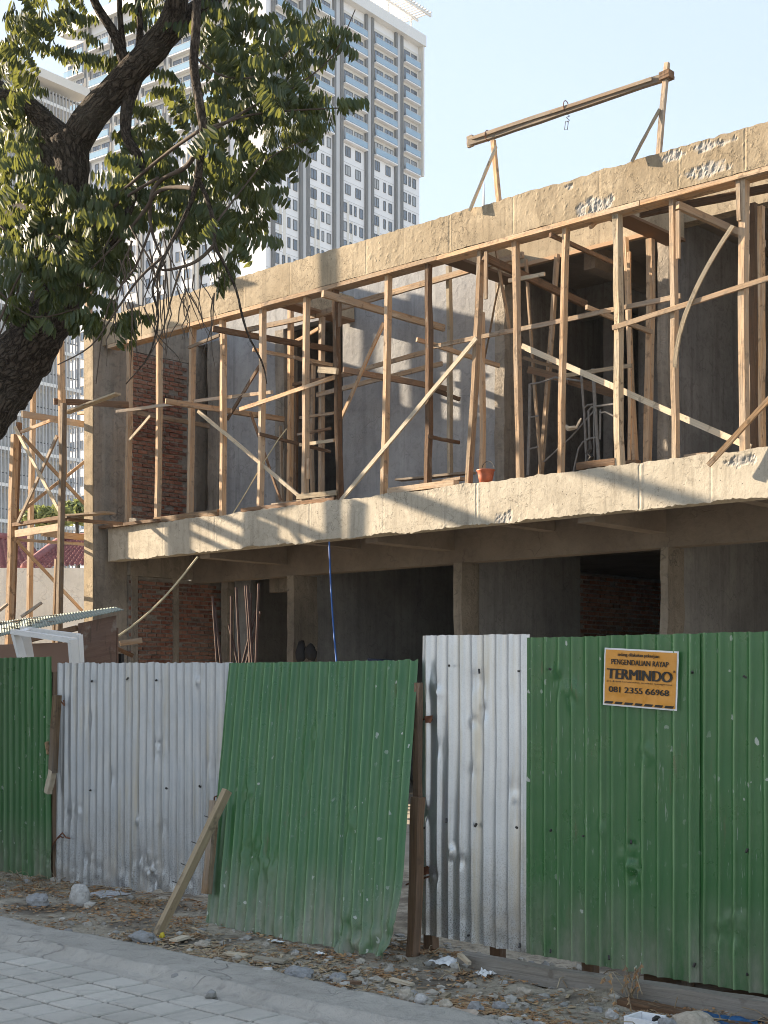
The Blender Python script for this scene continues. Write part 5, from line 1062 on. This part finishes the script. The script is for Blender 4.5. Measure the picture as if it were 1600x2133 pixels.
def mkwin(T, w, h):                       # frame standing proud, two lights of glass
    D, N = Vector(T.d), Vector(T.n); Z = Vector((0,0,1)); TT = TW((0,0,0), T.d, T.n)
    def fr(mb):
        for (a0, a1, z0, z1) in ((0,w,0,.09),(0,w,h-.09,h),(0,.09,.09,h-.09),(w-.09,w,.09,h-.09)): wbox(mb, TT, a0, a1, z0, z1, .0, .10)
        if w > 1.0: wbox(mb, TT, w/2-.04, w/2+.04, .09, h-.09, .0, .10)
    def gl(mb): wbox(mb, TT, .09, w-.09, .09, h-.09, .0, .05)
    return fr, gl
wcount = [0]; WREST = MB()
def window(T, key, a, z, w, h, single=True):
    f, g = mkwin(T, w, h)
    if single and wcount[0] < 292:
        wcount[0] += 1
        o = shared(SM, (key, w, 'f'), f, 'window', M['frame'], T, a, z, tw); shared(SM, (key, w, 'g'), g, 'pane', M['glass'], T, a, z, o)
    else:
        mb = MB(); f(mb); n0 = len(WREST.v); WREST.v += [v+T.p(a, z) for v in mb.v]; WREST.f += [tuple(n0+i for i in x) for x in mb.f]; WREST.uv += mb.uv; WREST.mi += [0]*len(mb.f)
        mb = MB(); g(mb); n0 = len(WREST.v); WREST.v += [v+T.p(a, z) for v in mb.v]; WREST.f += [tuple(n0+i for i in x) for x in mb.f]; WREST.uv += mb.uv; WREST.mi += [1]*len(mb.f)
def balcony(T, key, a, w, z):
    TT = TW((0,0,0), T.d, T.n); W_ = round(w, 1)
    def sl(mb): wbox(mb, TT, -.05, W_+.05, -.20, .0, -.02, .85)
    def gs(mb): wbox(mb, TT, 0, W_, .12, 1.1, .74, .78)
    def rl(mb):
        wbox(mb, TT, 0, W_, 1.1, 1.16, .72, .80)
        for k in range(6): wbox(mb, TT, k*(W_-.05)/5, k*(W_-.05)/5+.05, .0, 1.1, .70, .73)
    def wl(mb): wbox(mb, TT, 0, W_, .0, FH-.23, -.02, .06)
    def dr(mb):
        for x in (.06*W_, .54*W_):
            dw = .40*W_
            for (p, q, z0, z1) in ((x,x+dw,2.25,2.35),(x,x+.08,.05,2.25),(x+dw-.08,x+dw,.05,2.25),(x+dw/3-.03,x+dw/3+.03,.05,2.25),(x+2*dw/3-.03,x+2*dw/3+.03,.05,2.25)): wbox(mb, TT, p, q, z0, z1, .06, .14)
    def pn(mb):
        for x in (.06*W_, .54*W_): wbox(mb, TT, x+.08, x+.40*W_-.08, .05, 2.25, .06, .10)
    b = shared(SM, (key, W_, 'b'), sl, 'balcony', M['white_panel'], T, a, z, tw)
    for nm, fn, m in (('glass_rail', gs, 'bal'), ('handrail', rl, 'lgrey_panel'), ('wall_panel', wl, 'beige_panel'), ('door', dr, 'frame'), ('door_glass', pn, 'glass')): shared(SM, (key, W_, nm), fn, nm, M[m], T, a, z, b)
def afrac(T, L, px):                      # distance along a facade for a photo column
    k = (px-800)/F; return (k*T.o.y-T.o.x)/(T.d.x-k*T.d.y)
bays = [(570,622),(644,690),(712,759),(776,821),(838,872)]; strips = [(564,570,'grey_panel'),(622,628,'grey_panel'),(628,636,'lgrey_panel'),(636,642,'grey_panel'),(692,697,'grey_panel'),(697,706,'lgrey_panel'),(706,712,'grey_panel'),(759,763.5,'grey_panel'),(763.5,771,'lgrey_panel'),(771,776,'grey_panel'),(821,825,'grey_panel'),(825,832,'lgrey_panel'),(832,837,'grey_panel')]
for a, b, m in strips:
    mb = MB(); wbox(mb, TR_, afrac(TR_, LR, a), afrac(TR_, LR, b)-.02, 0, ZP-1.6, .0, .40 if m == 'grey_panel' else .25); cur('pilaster', mb, m)
mb = MB(); wbox(mb, TR_, -.3, LR+.3, ZP-1.6, ZP+.3, -.3, 1.3); wbox(mb, TL_, .0, LL+.3, ZP-1.6, ZP+.3, -.3, 1.3); cur('parapet', mb, 'white')
mb = MB(); wbox(mb, TR_, LR-.35, LR, ZBAL, ZP-1.6, .0, 1.1); cur('end_pier', mb, 'beige_panel')
rr = random.Random(4)
for bi, (x0, x1) in enumerate(bays):
    a0, a1 = afrac(TR_, LR, x0), afrac(TR_, LR, x1); w = a1-a0-.15
    if bi == 4: w -= .3
    for f in range(8): balcony(TR_, 'R%d' % bi, a0+.1, w, ZBAL+FH*f-(0 if f < 8 else 0)) if ZBAL+FH*f < ZP-4 else None
    pats = [[(.0,.15,1.5)],[(.06,.95),(.36,.6),(.56,.6),(.80,.95)],[(.10,1.35),(.58,1.35)],[(.05,.95),(.5,.55),(.75,.95)],[(.06,.9),(.40,.6),(.68,.9)]]
    for f in range(1, 16):
        z = ZBAL-FH*f; g = (f+bi*2)//4 % 2
        lay = [[(.05,.95),(.34,.6),(.56,.6),(.80,1.0)],[(.06,1.45),(.55,.65),(.78,.95)]][g] if bi in (0,1) else ([[(.05,1.0),(.34,.6),(.54,.6),(.78,.95)],[(.14,1.4),(.60,1.4)]][g] if bi == 2 else ([[(.06,1.35),(.50,.6),(.74,.95)],[(.10,1.35),(.60,1.35)]][g] if bi == 3 else [(.06,1.0),(.40,.6),(.66,1.0)]))
        for u, ww in lay: window(TR_, 'R', a0+u*(w+.1), z+.75, ww, 1.65)
        mb = None
    for f0, f1, u in ((3, 7, .28), (7, 11, .62), (4, 15, .45)):
        mb = MB(); wbox(mb, TR_, a0+u*w-.35, a0+u*w+.25, ZBAL-FH*f1, ZBAL-FH*f0-.4, .0, .04); cur('beige_strip', mb, 'beige_panel')
mb = MB()
for f in range(0, 36): wbox(mb, TR_, .05, LR-.05, f*FH+.4, f*FH+.46, .0, .03) if f*FH < ZBAL else None
cur('panel_joint', mb, 'lgrey_panel')
nb = 6; bwid = (LL-7.5)/nb
for bi in range(nb):
    a1 = LL-bi*bwid; a0 = a1-bwid
    for (u, v_, m, o) in ((0, .35, 'grey_panel', .4), (.37, 1.0, 'beige_panel', .25), (1.02, 1.4, 'grey_panel', .4)):
        mb = MB(); wbox(mb, TL_, a0+u, a0+v_, 0, ZP-1.6, .0, o); cur('pilaster', mb, m)
    for f in range(8): balcony(TL_, 'L', a0+1.55, bwid-1.75, ZBAL+FH*f) if ZBAL+FH*f < ZP-4 else None
    for f in range(1, 29):
        z = ZBAL-FH*f
        if bi > 1 and z < 30: continue
        for u, ww in ((2.3, 1.4), (4.6, .95)) if (f//5+bi) % 2 else ((1.9, .95), (3.4, .6), (5.0, 1.0)): window(TL_, 'L', a0+u, z+.75, ww, 1.65, bi < 2)
    mb = MB(); wbox(mb, TL_, a0+3.0, a0+3.3, 20, ZBAL-.4, .0, .04); cur('beige_strip', mb, 'beige_panel')
me, base = WREST.mesh('window_rest', [M['frame'], M['glass']], False, None, True); o = bpy.data.objects.new('windows', me); COL.objects.link(o); o.parent = tw; o.location = base-wloc(tw); tag(o, kind='stuff')
# rooftop pergola
mb = MB(); zr = ZP+4.2; o0, o1 = -1.0, -12.0
for k in range(34): a = LR-26+k*.8; wbox(mb, TR_, a, a+.3, zr, zr+.18, o1, 2.2)
cur('pergola_slats', mb, 'white'); mb = MB()
for a in (LR-24, LR-16, LR-8, LR-1.2): wbox(mb, TR_, a, a+.3, ZP-.4, zr-.45, -1.2, -.9); wbox(mb, TR_, a, a+.3, ZP-.4, zr-.45, -10.2, -9.9)
for o_ in (1.6, -1.2, -10.2): wbox(mb, TR_, LR-26, LR+1.0, zr-.45, zr-.01, o_, o_+.3)
cur('pergola_frame', mb, 'white')
# lower blue glazed strip at the tower foot
for f in range(0, 11):
    mb = MB(); wbox(mb, TL_, LL-6.2, LL-3.9, f*3.1+.2, f*3.1+2.8, .02, .12); cur('glazed_panel', mb, 'glass'); mb = MB(); wbox(mb, TL_, LL-6.4, LL-3.7, f*3.1+2.85, f*3.1+3.2, .02, .5); cur('spandrel', mb, 'white')
# louvred block left of the tower
M['bandglass'] = plain('pale_band_glass', (0.50,0.49,0.47), 0.4, 0, 0.5, 0.2, 1)
LB = TW((-29.4,130,0), (-.608,-.794,0), (.794,-.608,0)); lb = bpy.data.objects.new('louvred_building', None); COL.objects.link(lb); lb.location = (-29.4,130,0); tag(lb, 'pale building wrapped in thin vertical louvres behind the scaffold', 'building')
mb = MB(); c = [LB.p(0,-1), LB.p(24,-1), LB.p(24,-1,-14), LB.p(0,-1,-14)]; mb.hexa((c+[x+Vector((0,0,57)) for x in c])); cur('wall', mb, 'beige_panel', lb)
for f in range(18):
    mb = MB(); wbox(mb, LB, -.2, 24, f*3.2-.2, f*3.2+.1, .02, 1.5); cur('floor_slab', mb, 'white', lb); mb = MB(); wbox(mb, LB, .3, 23, f*3.2+.4, f*3.2+2.6, .02, .1); cur('window_band', mb, 'bandglass', lb)
mb = MB(); fl = MB()
for k in range(62): wbox(mb, LB, k*.38, k*.38+.07, 0, 55.5, 1.35 if k % 9 else 1.2, 1.5)
for f in range(18): wbox(fl, LB, 0, 23.5, f*3.2+1.0, f*3.2+1.06, 1.1, 1.3)
cur('louvres', mb, 'lgrey_panel', lb); cur('railings', fl, 'frame', lb); mb = MB(); wbox(mb, LB, -.6, 24, 56, 56.8, -14, 2.2); cur('roof_edge', mb, 'beige_panel', lb)
# houses with tiled roofs behind the yard wall
M['tile'] = plain('red_clay_tile', (0.25,0.09,0.085), 0.7, 0, 0.4, 0.35, 3); M['cream_wall'] = concrete('cream_render', (0.62,0.58,0.51), (0.74,0.70,0.63), (0.45,0.41,0.36), 0.3, 0.5, True)
def yp(px, py, Y): p = AY(px, py, Y); return W(p)
yw = tag(MB().box(0, 1, 0, 1, 0, 1).build('tmp', M['cream_wall']), None); bpy.data.objects.remove(yw)
def wallmesh(P, Qq, z0, z1, th):
    mb = MB(); d = (Qq-P); n = Vector((-d.y, d.x, 0)).normalized()*th; b = [Vector((x.x, x.y, z0)) for x in (P, Qq, Qq+n, P+n)]; mb.hexa(b+[Vector((x.x, x.y, z1)) for x in b]); return mb
P, Q2 = yp(-60,1200,36), yp(215,1180,36); zt_ = yp(100,1183,36).z
tag(wallmesh(P, Q2, -.3, zt_, .25).build('yard_wall', M['cream_wall'], world=True), 'rough cream plastered wall behind the scaffold', 'wall')
def tiled(A, B, C, D, nr, nc, par, name='roof_slope'):   # A,B eaves left/right; C,D ridge right/left; rounded tiles stepped by row
    A, B, C, D = (Vector(x) for x in (A, B, C, D)); mb = MB(); n = (B-A).cross(D-A).normalized()
    for r in range(nr):
        for (t0, lift) in ((r/nr, .05), ((r+1)/nr, .0)):
            for i in range(nc*6+1):
                a = i/(nc*6); p = (A+(B-A)*a)*(1-t0)+(D+(C-D)*a)*t0; mb.v.append(p+n*(lift+.03*math.sin(i/6*6.283)))
        k = r*2*(nc*6+1); m = nc*6+1
        for i in range(nc*6): mb.face((k+i, k+i+1, k+m+i+1, k+m+i))
        if r: 
            for i in range(nc*6): mb.face((k-m+i, k-m+i+1, k+i+1, k+i))
    return mb.build(name, M['tile'], par, True, True)
for nm, e0, e1, r1_, r0_, Y0, Y1, lb_ in (('a', (-140,1192), (112,1190), (60,1128), (-90,1112), 42, 47, 'house with a dark red tiled roof at the left picture edge'), ('b', (52,1186), (230,1176), (240,1118), (128,1128), 38.5, 43, 'house with a lighter red tiled roof beside the corner column')):
    h = bpy.data.objects.new('tiled_house', None); COL.objects.link(h); A = yp(*e0, Y0); B = yp(*e1, Y0); Cc = yp(*r1_, Y1); Dd = yp(*r0_, Y1); h.location = ((A.x+B.x)/2, Y0, 0); tag(h, lb_, 'house', 'tiled houses behind the wall')
    tiled(A, B, Cc, Dd, 12, 16, h); wallmesh(A+Vector((.3,.5,0)), B+Vector((-.3,.5,0)), -.3, min(A.z, B.z)-.05, 4.0).build('wall', M['cream_wall'], h, world=True)
    MB().tube([A+Vector((0,0,.08)), (A+B)/2+Vector((0,0,.08)), B+Vector((0,0,.08))] if False else [Dd+Vector((0,0,.06)), (Dd+Cc)/2+Vector((0,0,.06)), Cc+Vector((0,0,.06))], .14, 8).build('ridge', M['tile'], h, True, True)
    if nm == 'b': MB().tube([A+Vector((0,0,.05)), (A+Dd)/2+Vector((0,0,.06)), Dd+Vector((0,0,.06))], .14, 8).build('hip', M['tile'], h, True, True)
def bush(name, px, py, Y, rx, rz, n, lb_):
    b = bpy.data.objects.new(name, None); COL.objects.link(b); c = yp(px, py, Y); b.location = (c.x, c.y, c.z-rz); tag(b, lb_, 'shrub'); mb = MB()
    for i in range(n):
        a = Vector((R.gauss(0, 1), R.gauss(0, 1), R.gauss(0, 1))).normalized()*R.random()**.4; p = c+Vector((a.x*rx, a.y*rx*.5, a.z*rz)); n0 = len(mb.v); s = R.uniform(.10, .22)
        mb.v += [p+Vector((R.uniform(-s,s), R.uniform(-s,s), R.uniform(-s,s))) for _ in range(4)]; mb.face((n0, n0+1, n0+2)); mb.face((n0, n0+2, n0+3))
    mb.build('foliage', M['bush'], b, False, True); MB().tube([Vector((c.x, c.y, -.3)), Vector((c.x+.1, c.y, c.z*.5)), c], [.15, .12, .06], 6).build('stem', M['twig'], b, True, True)
bush('shrub', 100, 1076, 50, 1.0, .35, 700, 'low yellow green shrub behind the scaffold deck'); bush('shrub', 160, 1066, 52, .7, .4, 500, 'small yellow green shrub right of the other, by the column')
# thin lightning mast behind the roof edge
o = MB().tube([W(AY(1008,430,120)), W(AY(1008,382,120))], [.12,.05], 5).build('mast', M['lgrey_panel'], world=True); tag(o, 'thin faraway mast left of the hoist strut', 'mast')
# unseen house added at the left to keep low sun off fence and verge
def house(s0, s1, v0, v1, h, lb_):
    hh = empty('shade_house', ((s0+s1)/2, v0, -.1), lb_, 'house'); part('wall', M['cream_wall'], s0, s1, v0, v1, -.3, h, hh); part('roof', M['soffit'], s0-.5, s1+.5, v0-.5, v1+.4, h+.003, h+.3, hh)
    for z in (1.2, 4.6, 7.9):
        if z+1.4 > h: continue
        v = v0+1
        while v+1.4 < v1:
            w_ = part('window', M['frame'], s1+.003, s1+.06, v, v+1.2, z, z+1.4, hh); part('pane', M['glass'], s1+.061, s1+.075, v+.08, v+1.12, z+.08, z+1.32, w_); v += 2.6
house(-34, -21.5, -9, 6.2, 8.9, 'cream three storey house added out of view to shade the fence and verge')

def blocker():  # added unseen bars that stripe the lower beam with shadow
    t = empty('blocker_frame', (-23.5, 11.5, -.25), 'added unseen canopy frame in the next yard outside the picture', 'blocker')
    for z, h in ((6.15,.06),(6.40,.11),(6.66,.06),(6.98,.14),(8.05,.22),(9.27,.17)): part('bar', M['wood3'], -23.57, -23.45, 10.0, 13.6, z-h/2, z+h/2, t)
    for v in (10.02, 13.3): part('post', M['wood3'], -23.72, -23.58, v, v+.15, -.25, 9.6, t)
blocker()

# ---------------------------------------------------------------- the hazy air
hz = MB().box(-170, 170, -60, 330, -1.4, 124).build('haze', None, kind='stuff'); hz.data.materials.clear()
hm = bpy.data.materials.new('haze'); hm.use_nodes = True; ht = hm.node_tree; ht.nodes.remove(ht.nodes['Principled BSDF'])
pv = ht.nodes.new('ShaderNodeVolumePrincipled'); pv.inputs['Color'].default_value = (0.80, 0.90, 1.0, 1); pv.inputs['Density'].default_value = 0.00024; pv.inputs['Anisotropy'].default_value = 0.1
ht.links.new(pv.outputs[0], ht.nodes['Material Output'].inputs['Volume']); hz.data.materials.append(hm)
